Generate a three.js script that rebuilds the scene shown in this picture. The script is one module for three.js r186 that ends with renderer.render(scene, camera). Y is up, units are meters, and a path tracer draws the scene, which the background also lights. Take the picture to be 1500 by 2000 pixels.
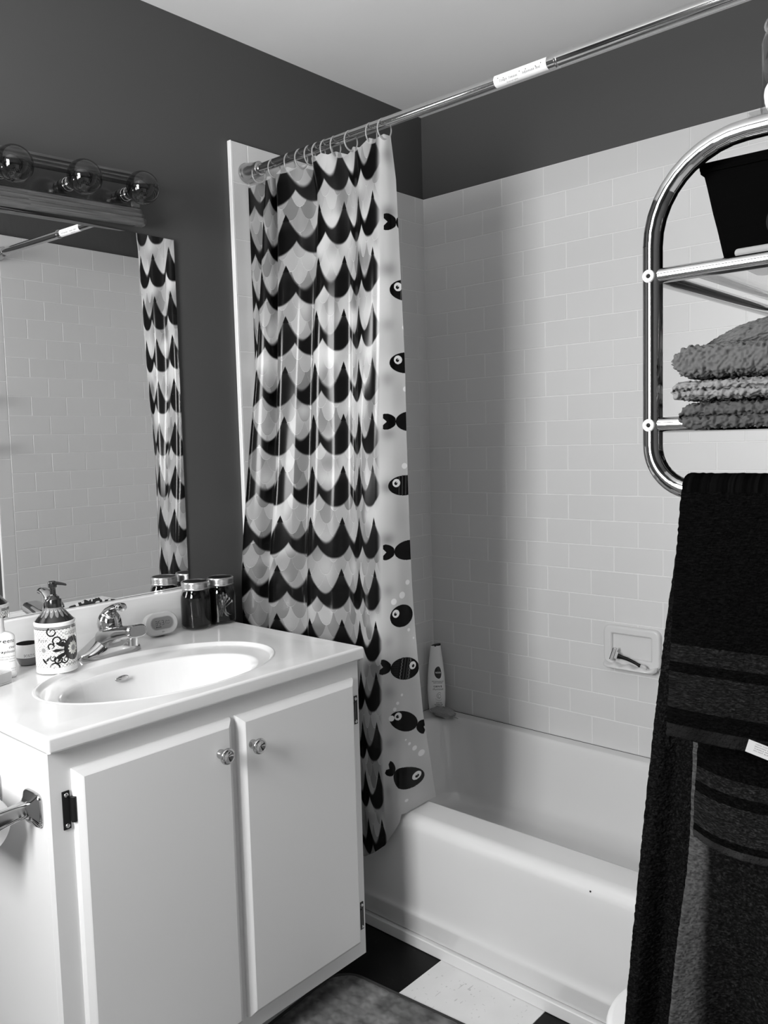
import * as THREE from 'three';
import { RoundedBoxGeometry } from 'three/addons/geometries/RoundedBoxGeometry.js';
import { mergeGeometries, mergeVertices } from 'three/addons/utils/BufferGeometryUtils.js';
import { RectAreaLightUniformsLib } from 'three/addons/lights/RectAreaLightUniformsLib.js';

// ------------------------------------------------------------------ camera, light, exposure
const scene = new THREE.Scene();
const renderer = new THREE.WebGLRenderer({ antialias: true });
renderer.toneMapping = THREE.LinearToneMapping;
renderer.toneMappingExposure = 1.1;
renderer.shadowMap.enabled = true;
RectAreaLightUniformsLib.init();
scene.background = new THREE.Color(0.6, 0.6, 0.6);

const camera = new THREE.PerspectiveCamera(2 * Math.atan(1000 / 1644.06) * 180 / Math.PI, 0.75, 0.02, 30);
{
  const yaw = 0.732, pitch = -0.0835, roll = -0.0272;
  const F = new THREE.Vector3(-Math.sin(yaw) * Math.cos(pitch), Math.sin(pitch), -Math.cos(yaw) * Math.cos(pitch));
  const R0 = new THREE.Vector3().crossVectors(F, new THREE.Vector3(0, 1, 0)).normalize();
  const U0 = new THREE.Vector3().crossVectors(R0, F);
  const c = Math.cos(roll), s = Math.sin(roll);
  const R = R0.clone().multiplyScalar(c).addScaledVector(U0, s);
  const U = U0.clone().multiplyScalar(c).addScaledVector(R0, -s);
  camera.position.set(1.8911, 1.3209, 2.3546);
  camera.quaternion.setFromRotationMatrix(new THREE.Matrix4().makeBasis(R, U, F.clone().negate()));
}
scene.add(camera);

const ROOM = { x1: 2.12, z1: 2.95, h: 2.44, wx: -0.015, wz: -0.015, retX: 1.463, retZ: 0.84 };
const WIN = { x0: 0.62, x1: 1.18, y0: 1.18, y1: 2.12 };
{
  const l = new THREE.RectAreaLight(0xffffff, 30, WIN.x1 - WIN.x0 - 0.06, WIN.y1 - WIN.y0 - 0.06);
  l.position.set((WIN.x0 + WIN.x1) / 2, (WIN.y0 + WIN.y1) / 2, ROOM.z1 - 0.03);
  l.lookAt((WIN.x0 + WIN.x1) / 2, (WIN.y0 + WIN.y1) / 2, 0);
  l.name = 'window_daylight';
  scene.add(l);
}

// ------------------------------------------------------------------ helpers
let seed = 12345;
const rnd = () => { seed = (seed * 1664525 + 1013904223) >>> 0; return seed / 4294967296; };
const rr = (a, b) => a + (b - a) * rnd();
const lerp = (a, b, t) => a + (b - a) * t;
const clamp = (x, a = 0, b = 1) => Math.min(b, Math.max(a, x));
const smooth = (a, b, x) => { const t = clamp((x - a) / (b - a)); return t * t * (3 - 2 * t); };
const used = {};
function numbered(n) {
  if (!(n in used)) { used[n] = 0; return n; }
  used[n]++; return n + '_' + String(used[n]).padStart(3, '0');
}
function prep(m) { m.castShadow = true; m.receiveShadow = true; return m; }
function part(name, geo, mat, parent, label) {
  const m = prep(new THREE.Mesh(geo, mat)); m.name = numbered(name); parent.add(m);
  if (label) m.userData.label = label;
  return m;
}
function tag(o, label, category, group) { o.userData.label = label; o.userData.category = category; if (group) o.userData.group = group; return o; }
function thing(name, label, category, pos = [0, 0, 0], turn = 0, group) {
  const o = new THREE.Group(); o.name = numbered(name); o.position.set(...pos); o.rotation.y = turn; scene.add(o);
  return tag(o, label, category, group);
}
function struct(name, geo, mat, parent = scene) {
  const m = prep(new THREE.Mesh(geo, mat)); m.name = numbered(name); parent.add(m);
  if (parent === scene) m.userData.kind = 'structure';
  return m;
}
const box = (x0, x1, y0, y1, z0, z1) => new THREE.BoxGeometry(x1 - x0, y1 - y0, z1 - z0).translate((x0 + x1) / 2, (y0 + y1) / 2, (z0 + z1) / 2);
const rbox = (x0, x1, y0, y1, z0, z1, r = 0.003, s = 3) => new RoundedBoxGeometry(x1 - x0, y1 - y0, z1 - z0, s, r).translate((x0 + x1) / 2, (y0 + y1) / 2, (z0 + z1) / 2);
const lathe = (pts, seg = 48) => new THREE.LatheGeometry(pts.map(p => new THREE.Vector2(p[0], p[1])), seg);
const V3 = (x, y, z) => new THREE.Vector3(x, y, z);
const tube = (pts, r, seg = 64, rs = 16, closed = false) => new THREE.TubeGeometry(new THREE.CatmullRomCurve3(pts.map(p => V3(...p)), closed), seg, r, rs, closed);
function merge(list) { return mergeGeometries(list.map(g => { const h = g.index ? g.toNonIndexed() : g; for (const k of Object.keys(h.attributes)) if (!['position', 'normal', 'uv'].includes(k)) h.deleteAttribute(k); return h; })); }
function cyl(a, b, r0, r1 = r0, seg = 24, open = false) {   // cylinder between two points
  const A = V3(...a), B = V3(...b), d = B.clone().sub(A), L = d.length();
  const g = new THREE.CylinderGeometry(r1, r0, L, seg, 1, open);
  g.applyQuaternion(new THREE.Quaternion().setFromUnitVectors(V3(0, 1, 0), d.normalize()));
  return g.translate((A.x + B.x) / 2, (A.y + B.y) / 2, (A.z + B.z) / 2);
}
// grid surface from a function (i,j)->[x,y,z], optional uv
function grid(nu, nv, fn, uvf, closeU = false) {
  const pos = [], uv = [], idx = [];
  for (let j = 0; j <= nv; j++) for (let i = 0; i <= nu; i++) {
    const u = i / nu, v = j / nv; pos.push(...fn(u, v)); uv.push(...(uvf ? uvf(u, v) : [u, v]));
  }
  for (let j = 0; j < nv; j++) for (let i = 0; i < nu; i++) {
    const a = j * (nu + 1) + i, b = a + 1, c = a + nu + 1, d = c + 1; idx.push(a, b, d, a, d, c);
  }
  const g = new THREE.BufferGeometry();
  g.setAttribute('position', new THREE.Float32BufferAttribute(pos, 3));
  g.setAttribute('uv', new THREE.Float32BufferAttribute(uv, 2));
  g.setIndex(idx); g.computeVertexNormals();
  if (closeU) {
    const n = g.attributes.normal;
    for (let j = 0; j <= nv; j++) {
      const a = j * (nu + 1), b = a + nu;
      const s = V3(n.getX(a) + n.getX(b), n.getY(a) + n.getY(b), n.getZ(a) + n.getZ(b)).normalize();
      n.setXYZ(a, s.x, s.y, s.z); n.setXYZ(b, s.x, s.y, s.z);
    }
  }
  return g;
}
// value noise
const hash = (x, y, s = 0) => { let h = (x * 374761393 + y * 668265263 + s * 974711) | 0; h = Math.imul(h ^ (h >>> 13), 1274126177); return ((h ^ (h >>> 16)) >>> 0) / 4294967296; };
function noise(x, y, s = 0, per = 0) {
  const xi = Math.floor(x), yi = Math.floor(y), fx = x - xi, fy = y - yi, w = t => t * t * (3 - 2 * t);
  const m = v => per ? ((v % per) + per) % per : v;
  const a = hash(m(xi), m(yi), s), b = hash(m(xi + 1), m(yi), s), c = hash(m(xi), m(yi + 1), s), d = hash(m(xi + 1), m(yi + 1), s);
  return lerp(lerp(a, b, w(fx)), lerp(c, d, w(fx)), w(fy));
}
function dataTex(w, h, fn, { srgb = true, repeat = null } = {}) {   // fn(u,v)->grey (0..1) or [r,g,b]
  const d = new Uint8Array(w * h * 4);
  for (let y = 0; y < h; y++) for (let x = 0; x < w; x++) {
    const c = fn((x + 0.5) / w, (y + 0.5) / h), k = (y * w + x) * 4;
    d[k] = d[k + 1] = d[k + 2] = clamp(c) * 255; d[k + 3] = 255;
  }
  const t = new THREE.DataTexture(d, w, h); t.magFilter = THREE.LinearFilter; t.minFilter = THREE.LinearFilter;
  t.wrapS = t.wrapT = THREE.RepeatWrapping; if (srgb) t.colorSpace = THREE.SRGBColorSpace;
  if (repeat) t.repeat.set(...repeat);
  t.needsUpdate = true; return t;
}
function canvasTex(w, h, draw) {
  const c = document.createElement('canvas'); c.width = w; c.height = h; draw(c.getContext('2d'), w, h);
  const t = new THREE.CanvasTexture(c); t.colorSpace = THREE.SRGBColorSpace; t.magFilter = THREE.LinearFilter; return t;
}
const grey = v => new THREE.Color().setRGB(v, v, v);
const std = (v, rough = 0.5, o = {}) => new THREE.MeshStandardMaterial({ color: grey(v), roughness: rough, side: THREE.DoubleSide, ...o });
const phys = (v, rough = 0.5, o = {}) => new THREE.MeshPhysicalMaterial({ color: grey(v), roughness: rough, side: THREE.DoubleSide, ...o });

// ------------------------------------------------------------------ materials
const orange = dataTex(256, 256, (u, v) => 0.5 * noise(u * 32, v * 32, 1, 32) + 0.3 * noise(u * 64, v * 64, 2, 64) + 0.2 * noise(u * 128, v * 128, 3, 128), { srgb: false });
const M = {
  paint: std(0.062, 0.65, { bumpMap: orange, bumpScale: 0.0012 }),
  ceiling: std(0.9, 0.9, { bumpMap: orange, bumpScale: 0.001 }),
  tile: [0.603, 0.609, 0.615].map(v => phys(v, 0.34, { clearcoat: 0.3, clearcoatRoughness: 0.2 })),
  grout: std(0.72, 0.9),
  porcelain: phys(0.68, 0.22, { clearcoat: 0.6, clearcoatRoughness: 0.08 }),
  marble: phys(0.80, 0.25, { clearcoat: 0.5, clearcoatRoughness: 0.08 }),
  cabinet: std(0.69, 0.42),
  chrome: std(0.52, 0.085, { metalness: 1 }),
  chromeRough: std(0.5, 0.22, { metalness: 1 }),
  black: phys(0.006, 0.4, { specularIntensity: 0.4 }),
  blackGloss: phys(0.01, 0.12, { clearcoat: 1, clearcoatRoughness: 0.05 }),
  blackMetal: std(0.02, 0.35, { metalness: 0.6 }),
  white: std(0.78, 0.4),
  trim: std(0.7, 0.4),
  glass: phys(0.93, 0.0, { transmission: 1, thickness: 0, ior: 1.5 }),
};

// ------------------------------------------------------------------ room shell
const wl = struct('wall_left', box(-0.12, ROOM.wx, 0, ROOM.h, -0.12, ROOM.z1 + 0.12), M.paint);
const wb = struct('wall_back', box(ROOM.wx, ROOM.retX + 0.015, 0, ROOM.h, -0.12, ROOM.wz), M.paint);
const wr = struct('wall_right', box(ROOM.retX + 0.015, ROOM.x1 + 0.1, 0, ROOM.h, -0.12, ROOM.retZ), M.paint);
struct('wall_side', box(ROOM.x1, ROOM.x1 + 0.12, 0, ROOM.h, ROOM.retZ, ROOM.z1 + 0.12), M.paint);
{
  const z0 = ROOM.z1, z1 = ROOM.z1 + 0.12, x0 = ROOM.wx, x1 = ROOM.x1;
  struct('wall_front', merge([box(x0, WIN.x0, 0, ROOM.h, z0, z1), box(WIN.x1, x1, 0, ROOM.h, z0, z1), box(WIN.x0, WIN.x1, 0, WIN.y0, z0, z1), box(WIN.x0, WIN.x1, WIN.y1, ROOM.h, z0, z1)]), M.paint);
}
// unseen pale dado, added round the near part of the room to bounce light
{
  const pale = std(0.74, 0.6), h = 1.08;
  struct('trim_2', merge([box(ROOM.x1 - 0.012, ROOM.x1, 0.0, h, ROOM.retZ + 0.01, ROOM.z1), rbox(ROOM.x1 - 0.024, ROOM.x1, h, h + 0.03, ROOM.retZ + 0.01, ROOM.z1 - 0.02, 0.005)]), pale);
  struct('trim_3', merge([box(ROOM.wx + 0.001, ROOM.x1 - 0.013, 0.0, h, ROOM.z1 - 0.012, ROOM.z1 - 0.0005), rbox(ROOM.wx + 0.001, ROOM.x1 - 0.026, h, h + 0.03, ROOM.z1 - 0.024, ROOM.z1 - 0.0005, 0.005)]), pale);
}
struct('ceiling', box(-0.12, ROOM.x1 + 0.12, ROOM.h, ROOM.h + 0.1, -0.12, ROOM.z1 + 0.12), M.ceiling);
const floor = struct('floor', box(-0.12, ROOM.x1 + 0.12, -0.1, -0.004, -0.12, ROOM.z1 + 0.12), std(0.05, 0.8));
// frosted daylight window
{
  const w = new THREE.Group(); w.name = 'window_1'; w.userData.kind = 'structure'; scene.add(w);
  const z = ROOM.z1, fr = std(0.75, 0.4), t = 0.03;
  part('window_frame', merge([box(WIN.x0, WIN.x0 + t, WIN.y0, WIN.y1, z - 0.005, z + 0.07), box(WIN.x1 - t, WIN.x1, WIN.y0, WIN.y1, z - 0.005, z + 0.07), box(WIN.x0 + t, WIN.x1 - t, WIN.y0, WIN.y0 + t, z - 0.005, z + 0.07), box(WIN.x0 + t, WIN.x1 - t, WIN.y1 - t, WIN.y1, z - 0.005, z + 0.07)]), fr, w);
  const ym = (WIN.y0 + WIN.y1) / 2, xm = (WIN.x0 + WIN.x1) / 2;
  part('window_rail', box(WIN.x0 + t, WIN.x1 - t, ym - 0.018, ym + 0.018, z - 0.012, z + 0.05), fr, w);
  part('window_rail', box(xm - 0.01, xm + 0.01, WIN.y0 + t, WIN.y1 - t, z - 0.01, z + 0.05), fr, w);
  part('window_sill', rbox(WIN.x0 - 0.03, WIN.x1 + 0.03, WIN.y0 - 0.03, WIN.y0, z - 0.03, z + 0.08, 0.004), fr, w);
  const pane = new THREE.MeshStandardMaterial({ color: grey(0.8), emissive: 0xffffff, emissiveIntensity: 6, roughness: 0.6 });
  for (const [a, b] of [[WIN.x0 + t, xm - 0.01], [xm + 0.01, WIN.x1 - t]]) for (const [c, d] of [[WIN.y0 + t, ym - 0.018], [ym + 0.018, WIN.y1 - t]]) part('window_pane', box(a, b, c, d, z + 0.02, z + 0.026), pane, w);
}

// ------------------------------------------------------------------ wall tiles
const TW = 0.1544, TH = 0.0776, X0 = 0.0932, Y0 = 1.2941, YB = 0.349, YT = 2.157, GAP = 0.0021;
function tileGeo(w, h, t = 0.008, c = 0.0011) {   // chamfered slab, front at z = 0
  const W = w / 2, H = h / 2, p = [], id = [];
  const ring = (x, y, z) => p.push(-x, -y, z, x, -y, z, x, y, z, -x, y, z);
  ring(W, H, -t); ring(W, H, -c); ring(W - c, H - c, 0);
  for (const k of [0, 4]) for (let i = 0; i < 4; i++) { const a = k + i, b = k + (i + 1) % 4; id.push(a, b, b + 4, a, b + 4, a + 4); }
  id.push(8, 9, 10, 8, 10, 11);
  const g = new THREE.BufferGeometry(); g.setAttribute('position', new THREE.Float32BufferAttribute(p, 3)); g.setIndex(id);
  const f = g.toNonIndexed(); f.computeVertexNormals(); return f;
}
const tileCache = {};
const tileOf = (w, h) => { const k = w.toFixed(4) + 'x' + h.toFixed(4); return tileCache[k] ??= tileGeo(w, h); };
function layTiles(parent, len, place, bull, off = 0) {
  // place(mesh, s, y): s along the wall from the corner
  for (let r = -12; r <= 10; r++) {
    let y0 = Y0 + r * TH, y1 = y0 + TH; if (r === -12) y0 = YB; if (r === 10) y1 = YT;
    const odd = ((r % 2) + 2) % 2;
    const joints = [0]; let s = (odd ? X0 : X0 - TW / 2) + off;
    while (s < 0.03) s += TW;
    const end = bull ? bull - 0.0564 : len;
    for (; s < end - 0.03; s += TW) joints.push(s);
    joints.push(end);
    for (let i = 0; i + 1 < joints.length; i++) {
      const a = joints[i], b = joints[i + 1];
      const t = part('tile', tileOf(b - a - GAP, y1 - y0 - GAP), M.tile[Math.floor(rnd() * 3)], parent);
      place(t, (a + b) / 2, (y0 + y1) / 2);
      t.rotateX(rr(-0.0035, 0.0035)); t.rotateY(rr(-0.002, 0.002));
    }
  }
  if (bull) for (let y = YB; y < YT - 0.01; y += TW) {
    const y1 = Math.min(YT, y + TW);
    const t = part('trim_tile', tileOf(0.0564 - GAP, y1 - y - GAP), M.tile[1], parent);
    place(t, bull - 0.0282, (y + y1) / 2);
  }
}
layTiles(wb, ROOM.retX, (t, s, y) => t.position.set(s, y, 0), 0);
layTiles(wl, 0.838, (t, s, y) => { t.position.set(0, y, s); t.rotation.y = Math.PI / 2; }, 0.838, 0.03);
layTiles(wr, 0.838, (t, s, y) => { t.position.set(ROOM.retX, y, s); t.rotation.y = -Math.PI / 2; }, 0.838, 0.05);
part('grout_bed', box(ROOM.wx, ROOM.retX + 0.015, YB, YT, ROOM.wz, -0.0009), M.grout, wb);
part('grout_bed', box(ROOM.wx, -0.0009, YB, YT, -0.0009, 0.836), M.grout, wl);
part('grout_bed', box(ROOM.retX + 0.0009, ROOM.retX + 0.015, YB, YT, -0.0009, 0.836), M.grout, wr);
// white rounded edge of the tile field
const edgeMat = phys(0.8, 0.3, { clearcoat: 0.4 });
part('tile_edge', rbox(ROOM.wx, 0.0, YB, YT + 0.002, 0.8365, 0.8405, 0.0018), edgeMat, wl);
part('tile_edge', rbox(ROOM.retX, ROOM.retX + 0.0148, YB, YT + 0.002, 0.8365, 0.8405, 0.0018), edgeMat, wr);

// ------------------------------------------------------------------ floor tiles (12 inch checkerboard)
{
  const fleck = (base, lo) => dataTex(512, 512, (u, v) => {
    const n = noise(u * 60, v * 24, 7, 60), m = noise(u * 22 + 3, v * 50, 9, 0);
    let c = base + 0.03 * (noise(u * 8, v * 8, 4) - 0.5);
    if (n > 0.93) c = lerp(c, lo, 0.45); if (m > 0.95) c = lerp(c, lo, 0.4); return c;
  });
  const mats = { w: std(1, 0.35, { map: fleck(0.86, 0.62) }), b: phys(1, 0.45, { map: fleck(0.045, 0.2), specularIntensity: 0.4 }) };
  const S = 0.3048, g = tileGeo(S - 0.0012, S - 0.0012, 0.003, 0.0006);
  g.setAttribute('uv', new THREE.Float32BufferAttribute(Array.from({ length: g.attributes.position.count }, (_, i) => [g.attributes.position.getX(i) / S + 0.5, g.attributes.position.getY(i) / S + 0.5]).flat(), 2));
  for (let i = 0; i < 7; i++) for (let j = 0; j < 9; j++) {
    const t = part('floor_tile', g, (i + j) % 2 ? mats.b : mats.w, floor);
    t.position.set(0.0006 + (i + 0.5) * S, 0, 0.757 + (j + 0.5) * S); t.rotation.set(-Math.PI / 2, 0, 0);
  }
}

// ------------------------------------------------------------------ bathtub
{
  const tub = thing('bathtub', 'white alcove bathtub with a plain recessed apron below the tiled wall', 'bathtub');
  const H = 0.3485, X1 = ROOM.retX - 0.002;
  const loop = (x0, x1, z0, z1, r, y) => {
    const o = [], n = 14;
    for (const [cx, cz, a0] of [[x1 - r, z1 - r, 0], [x0 + r, z1 - r, 90], [x0 + r, z0 + r, 180], [x1 - r, z0 + r, 270]])
      for (let k = 0; k <= n; k++) { const a = (a0 + 90 * k / n) * Math.PI / 180; o.push([cx + r * Math.cos(a), y, cz + r * Math.sin(a)]); }
    return o;
  };
  const L = [
    loop(0.002, X1, 0.002, 0.7245, 0.004, H), loop(0.05, 1.395, 0.036, 0.652, 0.13, H), loop(0.056, 1.39, 0.042, 0.644, 0.135, H - 0.002),
    loop(0.062, 1.385, 0.048, 0.636, 0.135, H - 0.009), loop(0.068, 1.38, 0.053, 0.630, 0.135, H - 0.03), loop(0.085, 1.36, 0.065, 0.615, 0.14, 0.22),
    loop(0.11, 1.33, 0.085, 0.595, 0.15, 0.11), loop(0.15, 1.29, 0.12, 0.56, 0.15, 0.07), loop(0.22, 1.22, 0.19, 0.49, 0.13, 0.06), loop(0.5, 0.9, 0.32, 0.34, 0.009, 0.058)];
  const n = L[0].length;
  const g1 = grid(n, L.length - 1, (u, v) => L[Math.round(v * (L.length - 1))][Math.round(u * n) % n], null, true);
  part('basin', g1, M.porcelain, tub);
  // apron profile (z, y)
  const P = []; for (let k = 0; k <= 10; k++) { const a = Math.PI / 2 * (1 - k / 10); P.push([0.7245 + 0.032 * Math.cos(a), H - 0.032 + 0.032 * Math.sin(a)]); }
  P.push([0.7565, 0.305], [0.756, 0.29], [0.7545, 0.27], [0.753, 0.245], [0.752, 0.21], [0.751, 0.16], [0.7505, 0.125], [0.7508, 0.11], [0.7525, 0.100], [0.755, 0.0935], [0.7572, 0.089], [0.7572, 0.084], [0.7555, 0.076], [0.7525, 0.055], [0.751, 0.036], [0.749, 0.0325], [0.73, 0.0315]);
  part('apron', grid(40, P.length - 1, (u, v) => { const p = P[Math.round(v * (P.length - 1))]; return [lerp(0.002, X1, u), p[1], p[0]]; }), M.porcelain, tub);
  part('screw_plug', new THREE.SphereGeometry(0.0035, 12, 8).scale(1, 1, 0.5).translate(1.03, 0.326, 0.7535), M.black, tub);
  struct('trim_1', rbox(0.0, ROOM.retX + 0.012, 0.0, 0.031, 0.742, 0.7605, 0.003), M.trim);
}

// ------------------------------------------------------------------ vanity cabinet and top
{
  const zA = 0.957, zB = 1.714, X = 0.538, yB = 0.089, yT = 0.816;
  const cab = thing('vanity_cabinet', 'white painted vanity cabinet with two doors under the sink', 'cabinet');
  part('side_panel', rbox(-0.012, X - 0.018, yB - 0.001, yT, zB - 0.016, zB, 0.0015), M.cabinet, cab);
  part('side_panel', rbox(-0.012, X - 0.018, yB - 0.001, yT, zA, zA + 0.016, 0.0015), M.cabinet, cab);
  part('bottom_panel', box(-0.012, X - 0.02, yB, yB + 0.016, zA + 0.016, zB - 0.016), M.cabinet, cab);
  part('toe_kick', box(0.0, 0.43, 0.0005, yB, zA + 0.01, zB - 0.01), M.cabinet, cab);
  part('face_frame', merge([
    box(X - 0.018, X, yB, yT, zB - 0.045, zB), box(X - 0.018, X, yB, yT, zA, zA + 0.03),
    box(X - 0.018, X, yT - 0.06, yT, zA + 0.03, zB - 0.045), box(X - 0.018, X, yB, yB + 0.05, zA + 0.03, zB - 0.045), box(X - 0.018, X, yB + 0.05, yT - 0.06, 1.30, 1.37)]), M.cabinet, cab);
  // bevelled lipped doors
  const doorGeo = (z0, z1, y0, y1, t = 0.019, b = 0.0125) => {
    const p = [], id = [], ring = (i, x) => p.push(x, y0 + i, z1 - i, x, y0 + i, z0 + i, x, y1 - i, z0 + i, x, y1 - i, z1 - i);
    ring(0, 0); ring(0, 0.005); ring(b * 0.25, 0.0105); ring(b, t - 0.0012); ring(b + 0.002, t);
    for (let k = 0; k < 16; k += 4) for (let i = 0; i < 4; i++) { const a = k + i, c = k + (i + 1) % 4; id.push(a, c, c + 4, a, c + 4, a + 4); }
    id.push(16, 17, 18, 16, 18, 19);
    const g = new THREE.BufferGeometry(); g.setAttribute('position', new THREE.Float32BufferAttribute(p, 3)); g.setIndex(id);
    const f = g.toNonIndexed(); f.computeVertexNormals(); return f.translate(X, 0, 0);
  };
  const knobGeo = () => lathe([[0, 0.0], [0.009, 0], [0.0095, 0.003], [0.007, 0.006], [0.0065, 0.012], [0.0085, 0.016], [0.0145, 0.019], [0.0165, 0.0225], [0.0160, 0.026], [0.0135, 0.0285], [0.010, 0.0285], [0.006, 0.0265], [0, 0.0258]], 40).rotateZ(-Math.PI / 2);
  const hinge = (parent, z, y, sgn) => {
    const h = part('hinge', merge([rbox(X, X + 0.0025, y - 0.034, y + 0.034, z - 0.007, z + 0.007, 0.001), cyl([X + 0.006, y - 0.022, z - sgn * 0.011], [X + 0.006, y + 0.022, z - sgn * 0.011], 0.0052),
      rbox(X + 0.0005, X + 0.0085, y - 0.021, y + 0.021, Math.min(z - sgn * 0.022, z - sgn * 0.006), Math.max(z - sgn * 0.022, z - sgn * 0.006), 0.001)]), M.blackMetal, parent, 'small black metal hinge');
    for (const s of [-1, 1]) part('hinge_screw', new THREE.SphereGeometry(0.0042, 14, 8).scale(0.6, 1, 1).translate(X + 0.003, y + s * 0.027, z), M.chromeRough, h);
  };
  const doors = [[1.336, 1.675, 1.374, 0.714], [0.981, 1.3225, 1.2935, 0.711]];
  doors.forEach(([z0, z1, kz, ky], i) => {
    const d = part('door', doorGeo(z0, z1, 0.127, 0.7745), M.cabinet, cab);
    part('knob', knobGeo().translate(X + 0.019, ky, kz), M.chrome, d, 'shiny chrome mushroom knob');
    if (i === 0) { hinge(d, 1.687, 0.7045, 1); hinge(d, 1.687, 0.19, 1); }
    else { hinge(d, 0.970, 0.694, -1); hinge(d, 0.970, 0.188, -1); }
  });

  // one-piece top with integral oval bowl
  const top = thing('sink_top', 'white cultured stone vanity top with moulded oval basin and low backsplash', 'sink');
  const y = 0.845, x0 = -0.012, x1 = 0.5575, z0 = 0.951, z1 = 1.7226;
  const veinTex = dataTex(512, 512, (u, v) => 0.945 - 0.055 * Math.pow(noise(u * 6 + 2 * noise(u * 5, v * 5, 3), v * 6 + 2 * noise(u * 4, v * 4, 5), 11), 2));
  const marble = phys(0.88, 0.25, { clearcoat: 0.5, clearcoatRoughness: 0.08, map: veinTex });
  const N = 128, C = [0.352, 1.36];
  const rectPt = (a) => { // perimeter point of the deck seen from the bowl centre, through corners
    const dx = Math.cos(a), dz = Math.sin(a), e = 0.006;
    const tx = dx > 0 ? (x1 - e - C[0]) / dx : dx < 0 ? (x0 - C[0]) / dx : 9, tz = dz > 0 ? (z1 - e - C[1]) / dz : dz < 0 ? (z0 + e - C[1]) / dz : 9;
    const t = Math.min(tx, tz); return [C[0] + dx * t, C[1] + dz * t];
  };
  const angs = []; for (let i = 0; i < N; i++) angs.push(i / N * 2 * Math.PI);
  for (const [cx, cz] of [[x1 - 0.006, z1 - 0.006], [x1 - 0.006, z0 + 0.006], [x0, z0 + 0.006], [x0, z1 - 0.006]]) angs.push((Math.atan2(cz - C[1], cx - C[0]) + 2 * Math.PI) % (2 * Math.PI));
  angs.sort((a, b) => a - b);
  const ell = (cx, cz, ax, az, h) => a => [cx + ax * Math.cos(a), h, cz + az * Math.sin(a)];
  const fit = (cx, cz, ax, az, h) => a => { // ellipse point in direction a from C
    const dx = Math.cos(a), dz = Math.sin(a), ox = C[0] - cx, oz = C[1] - cz;
    const A = dx * dx / ax / ax + dz * dz / az / az, B = 2 * (ox * dx / ax / ax + oz * dz / az / az), D = ox * ox / ax / ax + oz * oz / az / az - 1;
    const t = (-B + Math.sqrt(B * B - 4 * A * D)) / 2 / A; return [C[0] + dx * t, h, C[1] + dz * t];
  };
  const rows = [
    a => { const p = rectPt(a); return [p[0], y, p[1]]; },
    fit(0.338, 1.354, 0.186, 0.276, y), fit(0.338, 1.354, 0.1845, 0.2745, y + 0.0012), fit(0.339, 1.354, 0.182, 0.272, y + 0.0022), fit(0.340, 1.354, 0.179, 0.269, y + 0.0012), fit(0.341, 1.355, 0.174, 0.263, y - 0.0045), fit(0.343, 1.356, 0.170, 0.258, y - 0.0075),
    fit(0.369, 1.370, 0.142, 0.229, y - 0.0088), fit(0.369, 1.37, 0.1390, 0.2245, y - 0.0115), fit(0.367, 1.37, 0.131, 0.212, y - 0.019), fit(0.366, 1.37, 0.125, 0.202, y - 0.04), fit(0.365, 1.37, 0.115, 0.185, y - 0.075), fit(0.36, 1.365, 0.095, 0.155, y - 0.105), fit(0.356, 1.362, 0.06, 0.10, y - 0.125), fit(0.352, 1.36, 0.022, 0.022, y - 0.132)];
  const n = angs.length;
  part('basin', grid(n, rows.length - 1, (u, v) => rows[Math.round(v * (rows.length - 1))](angs[Math.round(u * n) % n]), (u, v) => { const p = rows[Math.round(v * (rows.length - 1))](angs[Math.round(u * n) % n]); return [p[2] * 2, p[0] * 2]; }, true), marble, top);
  // rolled edge around the deck
  const edge = (ax, pts) => grid(1, pts.length - 1, (u, v) => { const p = pts[Math.round(v * (pts.length - 1))]; return ax === 'z' ? [p[0], p[1], lerp(z0 + 0.006, z1 - 0.006, u)] : [lerp(x0, x1 - 0.006, u), p[1], p[0]]; });
  const prof = []; for (let k = 0; k <= 6; k++) { const a = Math.PI / 2 * (1 - k / 6); prof.push([-0.006 + 0.006 * Math.cos(a), y - 0.006 + 0.006 * Math.sin(a)]); } prof.push([0, y - 0.025], [-0.0015, y - 0.0285], [-0.02, y - 0.0285], [-0.03, y - 0.0285]);
  const rim = [edge('z', prof.map(p => [x1 + p[0], p[1]])), edge('x', prof.map(p => [z1 + p[0], p[1]])), edge('x', prof.map(p => [z0 - p[0], p[1]]))];
  for (const [cz, a0] of [[z1 - 0.006, 0], [z0 + 0.006, -90]]) {
    const q = prof.map(p => [p[0] + 0.006, p[1]]);
    rim.push(grid(8, q.length - 1, (u, v) => { const p = q[Math.round(v * (q.length - 1))], a = (a0 + 90 * u) * Math.PI / 180; return [x1 - 0.006 + p[0] * Math.cos(a), p[1], cz + p[0] * Math.sin(a)]; }));
  }
  part('front_edge', merge(rim), marble, top);
  part('backsplash', rbox(x0, 0.016, y - 0.004, 0.9445, z0, z1, 0.004), marble, top);
  const bd = part('overflow_badge', new THREE.SphereGeometry(1, 24, 16).scale(0.004, 0.0075, 0.017), M.chrome, top, 'small oval chrome overflow badge');
  bd.position.set(0.2462, y - 0.026, 1.398); bd.rotation.z = -0.35;
  part('drain', lathe([[0, 0], [0.018, 0.0], [0.02, 0.003], [0.022, 0.001]], 32).translate(0.352, y - 0.131, 1.36), M.chrome, top);
}

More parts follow.
